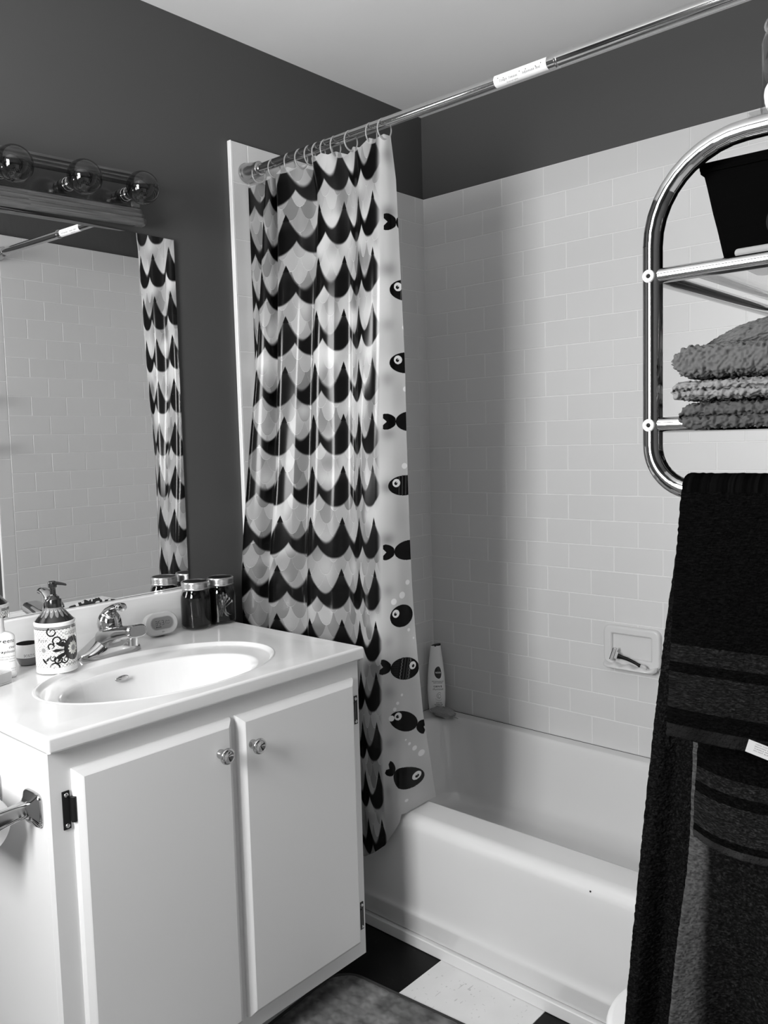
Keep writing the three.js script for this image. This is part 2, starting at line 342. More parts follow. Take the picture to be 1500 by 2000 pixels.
// ------------------------------------------------------------------ faucet
{
  const f = thing('faucet', 'chrome single lever basin faucet behind the oval bowl', 'faucet', [0.115, 0.8455, 1.352]);
  // escutcheon hump along z
  part('base_plate', grid(40, 44, (u, v) => {
    const z = lerp(-0.079, 0.079, v), e = Math.sqrt(Math.max(0, 1 - Math.pow(Math.abs(z) / 0.079, 4))), h = (0.015 + 0.036 * Math.exp(-Math.pow(z / 0.045, 2))) * (0.35 + 0.65 * e) * (e > 0 ? 1 : 0), w = 0.035 * e;
    const a = Math.PI * u, c = Math.cos(a), s = Math.sin(a);
    return [w * Math.sign(c) * Math.pow(Math.abs(c), 0.6), h * Math.pow(s, 0.55), z];
  }), M.chrome, f);
  const sec = [[-0.014, 0.030, 0.022, 0.018], [0.0, 0.033, 0.033, 0.026], [0.025, 0.042, 0.0325, 0.0245], [0.055, 0.053, 0.030, 0.0205], [0.085, 0.062, 0.0275, 0.0170], [0.112, 0.0675, 0.0255, 0.0150], [0.124, 0.0690, 0.0245, 0.0145], [0.1285, 0.0693, 0.021, 0.012], [0.129, 0.0693, 0.0, 0.0]];
  part('spout', grid(36, 70, (u, v) => {
    const t = v * (sec.length - 1), i = Math.min(sec.length - 2, Math.floor(t)), q = t - i, s = sec[i].map((k, j) => lerp(k, sec[i + 1][j], q));
    const a = u * 2 * Math.PI, c = Math.cos(a), d = Math.sin(a), e = 0.62;
    return [s[0] - 0.15 * s[3] * Math.sign(d) * Math.pow(Math.abs(d), e), s[1] + s[3] * Math.sign(d) * Math.pow(Math.abs(d), e), s[2] * Math.sign(c) * Math.pow(Math.abs(c), e)];
  }, null, true), M.chrome, f);
  part('aerator', lathe([[0, -0.002], [0.010, -0.002], [0.0115, 0.0], [0.0115, 0.010], [0.0125, 0.011], [0.0125, 0.02]], 32).translate(0.108, 0.036, 0), M.chrome, f);
  part('neck', lathe([[0.028, 0.0], [0.0265, 0.02], [0.025, 0.04], [0.0245, 0.036], [0.021, 0.038]], 40).translate(0.010, 0.026, 0), M.chrome, f);
  const hd = part('handle', lathe([[0.0, 0.0], [0.0235, 0.0], [0.0262, 0.003], [0.0275, 0.012], [0.0272, 0.022], [0.0245, 0.032], [0.019, 0.040], [0.011, 0.0445], [0, 0.046]], 48), M.chrome, f);
  hd.position.set(0.012, 0.0575, 0); hd.rotation.z = 0.1;
  const lv = [[-0.022, 0.018, 0.017, 0.010], [-0.008, 0.034, 0.021, 0.010], [0.012, 0.0475, 0.0185, 0.0085], [0.032, 0.0545, 0.0155, 0.0072], [0.048, 0.0565, 0.0145, 0.0075], [0.058, 0.0545, 0.0138, 0.0088], [0.0635, 0.052, 0.011, 0.0075], [0.0655, 0.051, 0, 0]];
  part('lever', grid(28, 56, (u, v) => {
    const t = v * (lv.length - 1), i = Math.min(lv.length - 2, Math.floor(t)), q = t - i, s = lv[i].map((k, j) => lerp(k, lv[i + 1][j], q)), a = u * 2 * Math.PI;
    return [s[0], s[1] + s[3] * Math.sin(a), s[2] * Math.cos(a)];
  }, null, true), M.chrome, hd);
  part('lift_rod', merge([cyl([-0.036, 0.0, 0.0], [-0.036, 0.062, 0.0], 0.0025), lathe([[0, 0], [0.004, 0], [0.006, 0.006], [0.005, 0.010], [0, 0.012]], 20).translate(-0.036, 0.06, 0)]), M.chrome, f);
}

// ------------------------------------------------------------------ mirror
{
  // plate tilted very slightly off the wall: plane through (xm,1.4,1.3)
  const a = -0.0163, b = -0.0053, xm = -0.003, n = V3(Math.cos(a) * Math.cos(b), Math.sin(b), Math.sin(a) * Math.cos(b));
  const xAt = (y, z) => xm - (n.y * (y - 1.4) + n.z * (z - 1.3)) / n.x;
  const y0 = 0.9455, y1 = 1.859, z0 = 1.036, z1 = 1.86, t = 0.0045;
  const p = [], id = [], q = (x, y, z) => p.push(x, y, z);
  for (const d of [0, -t]) { q(xAt(y0, z0) + d, y0, z0); q(xAt(y0, z1) + d, y0, z1); q(xAt(y1, z1) + d, y1, z1); q(xAt(y1, z0) + d, y1, z0); }
  const fr = new THREE.BufferGeometry(); fr.setAttribute('position', new THREE.Float32BufferAttribute(p.slice(0, 12), 3));
  fr.setAttribute('uv', new THREE.Float32BufferAttribute([0, 0, 1, 0, 1, 1, 0, 1], 2)); fr.setIndex([0, 1, 2, 0, 2, 3]); fr.computeVertexNormals();
  for (let i = 0; i < 4; i++) { const c = (i + 1) % 4; id.push(i, c, c + 4, i, c + 4, i + 4); } id.push(4, 6, 5, 4, 7, 6);
  const bk = new THREE.BufferGeometry(); bk.setAttribute('position', new THREE.Float32BufferAttribute(p, 3)); bk.setIndex(id);
  const bk2 = bk.toNonIndexed(); bk2.computeVertexNormals();
  const mir = thing('wall_mirror', 'frameless rectangular wall mirror above the sink reflecting the tiled wall', 'mirror');
  part('mirror_glass', fr, new THREE.MeshStandardMaterial({ color: grey(0.97), metalness: 1, roughness: 0.004, side: THREE.DoubleSide }), mir);
  part('mirror_edge', bk2, std(0.03, 0.3), mir);
  // desilvered, tarnished patches along the bottom edge
  const sh = new THREE.Shape(); const N = 60, top = [];
  for (let i = 0; i <= N; i++) { const u = i / N, e = Math.sin(Math.PI * u); top.push([u * 0.125, 0.001 + e * (0.005 + 0.006 * noise(u * 14, 1, 5) + 0.004 * noise(u * 34, 3, 6))]); }
  sh.moveTo(0, 0); top.forEach(t => sh.lineTo(t[0], t[1])); sh.lineTo(0.125, 0);
  const sp = part('tarnish_patch', new THREE.ExtrudeGeometry(sh, { depth: 0.0006, bevelEnabled: false }), std(1, 0.6, { map: dataTex(128, 128, (u, v) => noise(u * 16, v * 16, 3) > 0.55 ? 0.8 : 0.12) }), mir, 'dark tarnish eating into the bottom edge');
  sp.geometry.attributes.uv.array.forEach((x, i, arr) => { arr[i] = x * 8; });
  sp.rotation.y = Math.PI / 2; sp.position.set(xAt(y0, 1.33) + 0.0004, y0, 1.385);
}

// ------------------------------------------------------------------ vanity light bar with globe bulbs
{
  // local axes at the right-hand bulb; the strip hangs a little out of level
  const PY = 1.931, PZ = 1.2035, TILT = 0.037, zR = 1.157 - PZ, zL = 0.80, wx = 0.003;
  const bar = thing('vanity_light', 'carved wooden strip light with bare globe bulbs above the mirror', 'light', [0, PY, PZ]);
  bar.rotation.x = TILT;
  const wood = std(1, 0.45, { map: dataTex(256, 256, (u, v) => 0.24 + 0.13 * noise(u * 6, v * 40, 3, 0) + 0.09 * noise(u * 3, v * 90, 4, 0)) });
  part('back_box', rbox(wx, 0.026, -0.0605, 0.0535, zR + 0.004, zL, 0.004), wood, bar);
  part('wall_bracket', box(-0.016, wx + 0.001, -0.0, 0.04, zR + 0.05, zL - 0.05), wood, bar);
  part('mounting_plate', rbox(0.024, 0.031, -0.022, 0.031, zR + 0.022, zL, 0.002), phys(0.13, 0.16, { metalness: 0.9 }), bar, 'dull reflective metal plate');
  const k = 0.74, lip = [[0.02, 0.0], [0.050, 0.0], [0.054, 0.004], [0.054, 0.009], [0.047, 0.0115], [0.049, 0.015], [0.049, 0.019], [0.043, 0.0215], [0.045, 0.025], [0.044, 0.029], [0.036, 0.0315], [0.030, 0.034], [0.02, 0.034]].map(p => [p[0], p[1] * k]);
  const mould = (y, q) => { const g = grid(1, lip.length - 1, (u, v) => { const p = lip[Math.round(v * (lip.length - 1))]; return [p[0], y + q * p[1], lerp(zR + 0.012, zL, u)]; }, (u, v) => [u * 3, v]).toNonIndexed(); g.computeVertexNormals(); return g; };
  part('moulding', mould(-0.062, 1.6), wood, bar);
  part('moulding', mould(0.0555, -1), wood, bar);
  // the moulding turns the corner in a soft curve at the right end
  const turn = (y, q) => { const g = grid(8, lip.length - 1, (u, v) => { const p = lip[Math.round(v * (lip.length - 1))], a = u * Math.PI / 2; return [0.006 + (p[0] - 0.006) * Math.cos(a), y + q * p[1], zR + 0.012 - (p[0] - 0.014) * 0.8 * Math.sin(a)]; }, (u, v) => [u, v]).toNonIndexed(); g.computeVertexNormals(); return g; };
  part('moulding', merge([turn(-0.062, 1.6), turn(0.0555, -1), rbox(0.004, 0.034, -0.024, 0.033, zR - 0.003, zR + 0.024, 0.006)]), wood, bar);
  const globe = phys(0.86, 0.0, { transmission: 1, thickness: 0, ior: 1.5, color: grey(0.55) });
  [0.3055, 0.1475, 0.0, 0.4585].forEach((z, i) => {
    const y = 0.0, wy = PY - z * Math.sin(TILT), wz = PZ + z * Math.cos(TILT);
    const s = part('socket', lathe([[0, 0], [0.016, 0.0], [0.016, 0.016], [0.0135, 0.018], [0.0135, 0.034], [0.0, 0.034]], 28).rotateZ(-Math.PI / 2).translate(0.03, y, z), M.blackGloss, bar, 'black lamp socket');
    part('socket_ring', new THREE.TorusGeometry(0.0145, 0.0012, 10, 36).rotateY(Math.PI / 2).translate(0.048, y, z), M.chrome, s);
    part('socket_ring', new THREE.TorusGeometry(0.0138, 0.0012, 10, 36).rotateY(Math.PI / 2).translate(0.061, y, z), M.chrome, s);
    const lab = ['clear globe bulb at the cut off end of the strip light', 'clear globe bulb in the middle of the three bulbs', 'clear globe bulb nearest the shower curtain on the strip light', 'clear globe bulb outside the edge of the mirror view'][i];
    const b = thing('globe_bulb', lab, 'bulb', [0.122, wy, wz], 0, 'globe bulbs on the strip light');
    part('glass_globe', lathe([[0.0125, -0.052], [0.013, -0.044], [0.016, -0.037], [0.022, -0.0315], [0.030, -0.024], [0.0358, -0.0135], [0.0383, -0.001], [0.0365, 0.0125], [0.031, 0.0228], [0.022, 0.0315], [0.011, 0.0368], [0, 0.038]], 48).rotateZ(-Math.PI / 2), globe, b);
    part('bulb_cap', lathe([[0, -0.058], [0.012, -0.058], [0.0128, -0.05], [0.0165, -0.04], [0.0215, -0.031], [0.0238, -0.020], [0.0225, -0.009], [0.017, 0.0], [0.009, 0.005], [0, 0.0065]], 40).rotateZ(-Math.PI / 2), M.blackGloss, b, 'dark glossy inner cup');
  });
}

// ------------------------------------------------------------------ shower rod, rings, curtain
const ROD = { y: 2.0776, z: 0.7913 };
{
  const rod = thing('shower_rod', 'polished steel tension rod spanning the tub alcove', 'curtain rod');
  part('outer_tube', cyl([0.99, ROD.y, ROD.z], [ROOM.retX - 0.004, ROD.y, ROD.z], 0.0142, 0.0142, 40), M.chrome, rod);
  part('inner_tube', cyl([0.004, ROD.y, ROD.z], [0.992, ROD.y, ROD.z], 0.0122, 0.0122, 40), M.chrome, rod);
  part('tube_collar', lathe([[0.0142, 0], [0.0152, 0.001], [0.0152, 0.006], [0.0142, 0.007], [0.0123, 0.007]], 32).rotateZ(Math.PI / 2).translate(0.994, ROD.y, ROD.z), M.chrome, rod);
  const fl = [[0, 0], [0.025, 0], [0.0272, 0.0025], [0.0272, 0.008], [0.0252, 0.011], [0.0245, 0.016], [0.0252, 0.018], [0.0225, 0.036], [0.0205, 0.046], [0.0195, 0.062], [0.0175, 0.064], [0.0125, 0.0645]];
  part('end_flange', lathe(fl, 40).rotateZ(-Math.PI / 2).translate(0.0005, ROD.y, ROD.z), M.chromeRough, rod);
  part('end_flange', lathe(fl, 40).rotateZ(Math.PI / 2).translate(ROOM.retX - 0.0005, ROD.y, ROD.z), M.chromeRough, rod);
  const st = canvasTex(1024, 256, (g, w, h) => {
    g.fillStyle = '#f2f2f2'; g.fillRect(0, 0, w, h); g.fillStyle = '#222'; g.font = 'italic bold 44px serif';
    g.fillText('·  Tringle  Tension', 70, 128); g.fillText('Adjustable  Rod  ·', 560, 128);
    g.font = '26px sans-serif'; g.fillText('Do not over tighten', 240, 176); for (const x of [90, 200, 520, 640, 830, 930]) { g.beginPath(); g.arc(x, 70 + (x % 30), 9, 0, 7); g.fill(); }
  });
  const sg = new THREE.CylinderGeometry(0.0126, 0.0126, 0.127, 32, 1, true, -1.2, 2.9); sg.rotateZ(-Math.PI / 2).rotateX(0.35);
  const uvA = sg.attributes.uv, ps = sg.attributes.position;
  for (let i = 0; i < uvA.count; i++) { const u = uvA.getX(i), v = uvA.getY(i); uvA.setXY(i, v, 1 - u); }
  part('paper_label', sg.translate(0.906, ROD.y, ROD.z), std(1, 0.6, { map: st }), rod, 'white printed paper label');
}
const P = 0.076;   // width of one print repeat on the curtain
// control columns: x, z at each height level, print coordinate u (in repeats)
const LV = [2.055, 1.95, 1.55, 1.27, 0.92, 0.61, 0.40, 0.20];
const COL = {
  E0: { u: -0.04, x: [0.100, 0.092, 0.070, 0.047, 0.027, 0.022, 0.022, 0.022], z: [0.802, 0.81, 0.835, 0.86, 0.885, 0.87, 0.85, 0.84] },
  F1: { u: 1.74, x: [0.152, 0.158, 0.160, 0.159, 0.138, 0.12, 0.11, 0.11], z: [0.812, 0.815, 0.835, 0.855, 0.88, 0.865, 0.845, 0.84] },
  F2: { u: 3.93, x: [0.291, 0.312, 0.293, 0.284, 0.280, 0.27, 0.27, 0.27], z: [0.812, 0.815, 0.83, 0.845, 0.87, 0.85, 0.83, 0.82] },
  V: { u: 5.40, x: [0.385, 0.396, 0.390, 0.394, 0.390, 0.385, 0.385, 0.385], z: [0.777, 0.777, 0.785, 0.80, 0.815, 0.81, 0.80, 0.79] },
  M: { u: 7.10, x: [0.500, 0.4915, 0.476, 0.463, 0.4625, 0.455, 0.450, 0.450], z: [0.80, 0.80, 0.80, 0.797, 0.80, 0.80, 0.79, 0.78] },
  R: { u: 8.3, x: [0.528, 0.531, 0.527, 0.511, 0.497, 0.505, 0.497, 0.497], z: [0.778, 0.765, 0.745, 0.725, 0.70, 0.68, 0.632, 0.60] },
};
const uR = [7.75, 7.8, 8.05, 8.2, 8.5, 8.85, 9.1, 9.2];
const atLevel = (arr, y) => {
  if (y >= LV[0]) return arr[0];
  for (let i = 0; i + 1 < LV.length; i++) if (y >= LV[i + 1]) {
    const t = (LV[i] - y) / (LV[i] - LV[i + 1]);
    const p0 = arr[Math.max(0, i - 1)], p1 = arr[i], p2 = arr[i + 1], p3 = arr[Math.min(LV.length - 1, i + 2)];
    const m1 = i > 0 ? (p2 - p0) / 2 : (p2 - p1), m2 = (p3 - p1) / 2, lim = Math.abs(p2 - p1) * 1.5, c = m => clamp(m, -lim, lim);
    return (2 * t * t * t - 3 * t * t + 1) * p1 + (t * t * t - 2 * t * t + t) * c(m1) + (3 * t * t - 2 * t * t * t) * p2 + (t * t * t - t * t) * c(m2);
  }
  return arr[arr.length - 1];
};
const UMIN = -2.1, UMAX = 9.4, CY0 = 0.17, CY1 = 2.075;
function curtainRow(y) {   // plan polyline [x, z, u] at a height
  const g = k => [atLevel(COL[k].x, y), atLevel(COL[k].z, y), COL[k].u];
  const E0 = g('E0'), F1 = g('F1'), F2 = g('F2'), Vv = g('V'), Mm = g('M'), R = g('R'); R[2] = atLevel(uR, y);
  const deep = 0.052 * smooth(0.2, 0.6, y) + 0.012;
  const back = (F, u, k = 1) => [Math.max(0.006, F[0] - 0.72 * deep * k), Math.max(y < 0.42 ? 0.772 : 0, F[1] - 0.69 * deep * k), u];
  const bulge = (A, B, u) => { const d = 0.011 * smooth(0.25, 0.6, y); return [(A[0] + B[0]) / 2 + 0.72 * d, (A[1] + B[1]) / 2 + 0.69 * d, u]; };
  const out = [[0.012, lerp(0.793, 0.80, 0), -2.0], back([E0[0] + 0.012, E0[1]], -0.95, 0.8), E0, bulge(E0, back(F1, 0.82), 0.39), back(F1, 0.82), F1, bulge(F1, back(F2, 2.89), 2.31), back(F2, 2.89), F2, [lerp(F2[0], Vv[0], 0.5) + 0.006, lerp(F2[1], Vv[1], 0.5) + 0.006, 4.62], Vv, [lerp(Vv[0], Mm[0], 0.5), lerp(Vv[1], Mm[1], 0.5) + 0.010, 6.2], Mm, [lerp(Mm[0], R[0], lerp(0.5, 0.72, smooth(0.6, 0.38, y))) + 0.006, lerp(Mm[1], R[1], lerp(0.5, 0.14, smooth(0.6, 0.38, y))) + 0.004, lerp(7.1, R[2], 0.5)], R];
  for (let i = 1; i < out.length; i++) if (out[i][0] < 0.006) out[i][0] = 0.006;
  return out;
}
const RINGS = [0.0572, 0.1214, 0.1833, 0.2292, 0.2624, 0.2949, 0.3231, 0.3562, 0.41, 0.4789, 0.521];
{
  const mapT = dataTex(1536, 2048, (tu, tv) => {
    const u = lerp(UMIN, UMAX, tu), y = lerp(CY0, CY1, tv);
    const X = u * P;
    // faint overlapping scales
    const sw = 0.036, sh = 0.0331;
    const sy = y / sh; let tone = 0.62, line = 0;
    for (let k = 1; k >= -2; k--) {
      const row = Math.floor(sy) + k, off = (row & 1) * 0.5, cx = X / sw + off, ix = Math.floor(cx), fx = cx - ix - 0.5;
      const bottom = row * sh - sh * 0.35 + sh * 1.9 * Math.pow(Math.abs(fx) * 2, 2.3) * 0.62;
      const d = y - bottom;
      if (d > 0) { const hsh = hash(ix, row, 5); tone = 0.44 + 0.24 * hsh; line = d < 0.0011 ? 0.16 : d < 0.003 ? -0.03 : 0; break; }
    }
    const wash = noise(X * 26, y * 22, 21);
    let c = tone + line;
    const big = noise(X * 9 + 5, y * 7, 8);
    c = lerp(c, 0.80, smooth(0.45, 0.82, 0.6 * big + 0.4 * wash));
    // dark wave rows with pointed tips
    const jit = 0.004 * (noise(u * 0.8, 3, 4) - 0.5);
    const t = u - Math.floor(u), t2 = (u - 0.27) - Math.floor(u - 0.27);
    if (u < 7.32) {
      for (let n = -1; n < 14; n++) {
        const tip = 1.926 - 0.1327 * n + jit, yb = tip - 0.064;
        if (y > tip + 0.02 || y < yb - 0.05) continue;
        const ctr = Math.abs(2 * t - 1);
        const U = yb + 0.064 * Math.pow(ctr * ctr + 0.004, 0.86), Lo = yb - 0.041 + 0.033 * Math.pow(Math.abs(2 * t2 - 1), 2.4);
        const soft = 0.011 * (0.4 + noise(X * 40, y * 40, 13));
        let ink = smooth(U + soft * 0.35, U - soft, y) * smooth(Lo - 0.004, Lo + 0.004, y);
        const inTip = y > tip - 0.0185;
        if (inTip) { const hw = (tip - y) * 0.37 / P; const dd = Math.min(t, 1 - t); ink = Math.max(ink * 0.15, dd < hw ? 1 : 0); c = lerp(c, 0.0, ink); }
        else { const k = 0.86 + 0.14 * smooth(tip - 0.02, yb + 0.012, y); c = lerp(c, 0.0, ink * k); }
      }
    }
    // pale border with soft smudges, bubbles and fish
    if (u > 7.1) {
      const b = smooth(7.1, 7.3, u);
      let m = 0.80 - 0.07 * noise(X * 20, y * 16, 40);
      for (let n = -1; n < 14; n++) { const cy = 1.872 - 0.1327 * n, dx = (u - 7.52) / 0.26, dy = (y - cy) / 0.02; const e = dx * dx + dy * dy; m -= 0.32 * Math.exp(-e * 1.3) * (0.4 + 0.6 * noise(X * 30, y * 30, 5)) * (n > 6 ? 0.35 : 0.7); }
      c = lerp(c, m, b);
      const FISH = [[1.85, 1, 8.25], [1.69, -1, 8.25], [1.514, -1, 8.25], [1.370, 1, 8.25], [1.2086, -1, 8.22], [1.041, 1, 8.22], [0.872, -1, 8.14], [0.734, 1, 8.05], [0.590, -1, 8.17], [0.447, 1, 8.22]];
      FISH.forEach(([fy, dir, fu], k) => {
        const tilt = k === 7 ? -0.18 : k === 8 ? -0.44 : k === 9 ? -0.5 : 0.0;
        let dx = (u - fu) * P, dy = y - fy; [dx, dy] = [dx * Math.cos(tilt) + dy * Math.sin(tilt), dy * Math.cos(tilt) - dx * Math.sin(tilt)];
        dx *= dir;   // head towards +dx
        const rx = k === 6 ? 0.035 : 0.044, ry = k === 6 ? 0.029 : k === 7 ? 0.029 : 0.0255;
        const bx = dx - 0.008, body = (bx / rx) ** 2 + (Math.abs(dy) / ry) ** 2.1;
        const tx = (-dx - 0.036) / 0.03; const tail = tx > 0 && tx < 1 && Math.abs(dy) < 0.005 + 0.019 * Math.sqrt(tx) * (1 - 0.3 * Math.pow(tx, 4)) && !(tx > 0.72 && Math.abs(dy) < (tx - 0.72) * 0.03);
        if (body < 1 || tail) {
          c = 0.0;
          if (body < 0.92 && k % 3 === 1) { const st = Math.abs(Math.sin(dx * 330)); if (Math.abs(bx) < 0.02 && st > 0.93) c = 0.28; }
          if (body < 0.9 && k === 7) { const w = Math.abs(Math.abs(bx) - 0.011 - 0.003 * Math.abs(Math.sin(dy * 380))); if (w < 0.0012) c = 0.45; if (bx < -0.02 && Math.abs(Math.sin(dy * 700)) > 0.9) c = 0.2; }
          const ex = bx - rx * 0.52, ey = dy - ry * 0.28, e = Math.hypot(ex, ey);
          if (e < 0.0105) c = 0.9; if (Math.hypot(ex - 0.0015, ey + 0.001) < 0.0042) c = 0.02; if (Math.hypot(ex + 0.0002, ey - 0.001) < 0.0012) c = 0.9;
        }
      });
      const BUB = [[1.258, 8.1, .008], [1.29, 8.35, .006], [0.912, 7.72, .0088], [0.926, 8.05, .0095], [0.957, 8.28, .0072], [0.832, 8.32, .005], [0.808, 8.52, .0035], [0.665, 8.0, .0042], [0.645, 7.83, .005], [0.63, 7.72, .0055], [0.607, 7.6, .0085], [0.543, 8.15, .003], [0.53, 8.3, .0045], [0.514, 8.5, .007], [0.494, 8.75, .0092], [0.385, 8.35, .0045], [1.04, 8.6, .005], [1.45, 8.1, .007], [1.6, 8.05, .006]];
      for (const [by, bu, br] of BUB) { const e = Math.hypot((u - bu) * P, y - by); if (e < br) c = lerp(c, 0.93, smooth(br, br - 0.0012, e)); }
    }
    if (y > 2.02 && false) c = 0.8;
    // print ends in pale half rounds along the header
    const hd = 2.045 - 0.010 + 0.016 * Math.pow(Math.abs(2 * ((u + 0.5) - Math.floor(u + 0.5)) - 1), 2);
    if (y > hd && u < 7.1) c = lerp(c, 0.74, 0.7);
    return Math.pow(clamp(c), 1);
  });
  const film = new THREE.MeshPhysicalMaterial({ map: mapT, roughness: 0.6, specularIntensity: 0.12, clearcoat: 0.4, clearcoatRoughness: 0.14, transmission: 0.3, thickness: 0, side: THREE.DoubleSide });
  const NV = 170, perSeg = 16;
  const rowsCache = {};
  const sample = y => {
    const key = y.toFixed(4); if (rowsCache[key]) return rowsCache[key];
    const pts = curtainRow(y), curve = new THREE.CatmullRomCurve3(pts.map(p => V3(p[0], 0, p[1])), false, 'centripetal');
    const n = (pts.length - 1) * perSeg, o = [];
    for (let i = 0; i <= n; i++) {
      const t = i / n, p = curve.getPoint(t), k = Math.min(pts.length - 2, Math.floor(t * (pts.length - 1))), q = t * (pts.length - 1) - k;
      const u = lerp(pts[k][2], pts[k + 1][2], q);
      // slight ripples of the vinyl
      const w = 0.0018 * Math.sin(u * 4.1 + y * 1.6);
      o.push([Math.max(0.004, p.x + w * 0.7), p.z + w * 0.7, u]);
    }
    return (rowsCache[key] = o);
  };
  const hem = u => u < 5.4 ? 0.206 + 0.009 * smooth(4, 5.4, u) : u < 7.1 ? lerp(0.215, 0.262, (u - 5.4) / 1.7) : u < 7.8 ? lerp(0.262, 0.352, (u - 7.1) / 0.7) : 0.354;
  const n = 14 * perSeg, pos = [], uv = [], idx = [];
  for (let j = 0; j <= NV; j++) {
    const v = j / NV;
    for (let i = 0; i <= n; i++) {
      const uu = sample(1.27)[i][2];
      const x0 = sample(2.05)[i][0];
      let sag = 0; { let d = 9; for (const r of RINGS) d = Math.min(d, Math.abs(r - x0)); sag = Math.min(0.016, d * 0.5) * 0.8; }
      const top = 2.052 - sag, bot = hem(uu), yy = lerp(top, bot, v), p = sample(yy)[i];
      let y = yy, z = p[1], x = p[0];
      if (y < 0.372 && z > 0.60 && z < 0.765 && i > 11 * perSeg) y = Math.max(y, 0.352);   // rides over the tub rim
      pos.push(x, y, z); uv.push((p[2] - UMIN) / (UMAX - UMIN), (yy - CY0) / (CY1 - CY0));
    }
  }
  for (let j = 0; j < NV; j++) for (let i = 0; i < n; i++) { const a = j * (n + 1) + i, b = a + 1, c = a + n + 1, d = c + 1; idx.push(a, c, d, a, d, b); }
  const g = new THREE.BufferGeometry();
  g.setAttribute('position', new THREE.Float32BufferAttribute(pos, 3)); g.setAttribute('uv', new THREE.Float32BufferAttribute(uv, 2)); g.setIndex(idx); g.computeVertexNormals();
  tag(part('shower_curtain', g, film, scene), 'glossy vinyl shower curtain printed with dark fish scale waves and little fish', 'curtain');
  const ringMat = phys(0.5, 0.25, { clearcoat: 0.5, transmission: 0.45, thickness: 0 });
  const ord = ['first', 'second', 'third', 'fourth', 'fifth', 'sixth', 'seventh', 'eighth', 'ninth', 'tenth', 'eleventh'];
  RINGS.forEach((x, i) => {
    const r = new THREE.TorusGeometry(0.0195, 0.0019, 10, 40).scale(1, 1.22, 1).rotateY(Math.PI / 2 - 0.12 + 0.35 * ((i * 7) % 5 - 2) / 4);
    const m = part('curtain_ring', r, ringMat, scene); m.position.set(x, ROD.y - 0.0135, ROD.z);
    tag(m, `pale plastic curtain ring, ${ord[i]} along the rod from the wall flange`, 'curtain ring', 'curtain rings on the rod');
  });
}

// ------------------------------------------------------------------ soap dish and razor
{
  const d = thing('soap_dish', 'white ceramic soap dish set into the tiled wall above the tub', 'soap dish', [0.772, 0.678, 0.001]); d.scale.set(1.13, 1.03, 1.05);
  const dishMat = phys(0.62, 0.3, { clearcoat: 0.5, clearcoatRoughness: 0.1 });
  const rr2 = (w, h, r) => { const s = new THREE.Shape(), a = w / 2, b = h / 2; s.moveTo(-a + r, -b); s.lineTo(a - r, -b); s.quadraticCurveTo(a, -b, a, -b + r); s.lineTo(a, b - r); s.quadraticCurveTo(a, b, a - r, b); s.lineTo(-a + r, b); s.quadraticCurveTo(-a, b, -a, b - r); s.lineTo(-a, -b + r); s.quadraticCurveTo(-a, -b, -a + r, -b); return s; };
  const o = rr2(0.146, 0.104, 0.014); o.holes.push(rr2(0.124, 0.082, 0.012));
  part('frame', new THREE.ExtrudeGeometry(o, { depth: 0.006, bevelEnabled: true, bevelSize: 0.007, bevelThickness: 0.008, bevelSegments: 6, curveSegments: 10 }).translate(0, 0.005, 0.001), dishMat, d);
  part('back', rbox(-0.064, 0.064, -0.04, 0.052, 0.0, 0.004, 0.001), dishMat, d);
  // tray lip with scalloped soap rests
  part('tray', grid(60, 18, (u, v) => {
    const x = lerp(-0.074, 0.074, u), a = v * Math.PI * 1.1 - 0.15, e = Math.pow(Math.max(0, 1 - Math.pow(Math.abs(2 * u - 1), 6)), 0.5);
    const bump = 0.003 * Math.cos(u * Math.PI * 8) * Math.max(0, Math.sin(a));
    return [x, -0.051 + (0.0085 + bump) * Math.sin(a) - 0.002, 0.003 + (0.026 + 0.018 * -Math.cos(a)) * (0.35 + 0.65 * e)];
  }), dishMat, d);
  part('tray', rbox(-0.068, 0.068, -0.062, -0.048, 0.001, 0.03, 0.006), dishMat, d);
  const rz = thing('razor', 'dark handled disposable razor lying in the ceramic soap dish', 'razor', [0.768, 0.648, 0.034], 0);
  rz.rotation.z = -0.28;
  part('handle', grid(20, 40, (u, v) => { const a = u * 2 * Math.PI, w = lerp(0.0062, 0.0042, v) * (v < 0.2 ? lerp(1.35, 1, v / 0.2) : v > 0.88 ? lerp(1, 1.5, (v - 0.88) / 0.12) : 1); return [lerp(-0.03, 0.045, v), w * Math.cos(a) + 0.004 * Math.sin(v * 3), 0.0045 * Math.sin(a)]; }, null, true), M.black, rz);
  part('grip_end', new THREE.SphereGeometry(1, 20, 14).scale(0.012, 0.0085, 0.005).translate(0.054, 0.001, 0), std(0.45, 0.35), rz, 'grey rounded end');
  const hd = part('blade_head', rbox(-0.0045, 0.0045, -0.021, 0.021, -0.004, 0.004, 0.0015), std(0.55, 0.3, { metalness: 0.3 }), rz, 'pale blade head'); hd.position.set(-0.044, 0.002, 0.004); hd.rotation.z = -0.06;
  part('blade', box(-0.0052, -0.0035, -0.019, 0.019, -0.003, 0.0046), std(0.02, 0.2, { metalness: 0.8 }), hd);
  part('neck', rbox(-0.0085, 0.0, -0.011, 0.011, -0.0025, 0.0025, 0.001).translate(-0.03, 0.001, 0.002), std(0.5, 0.3), rz);
}

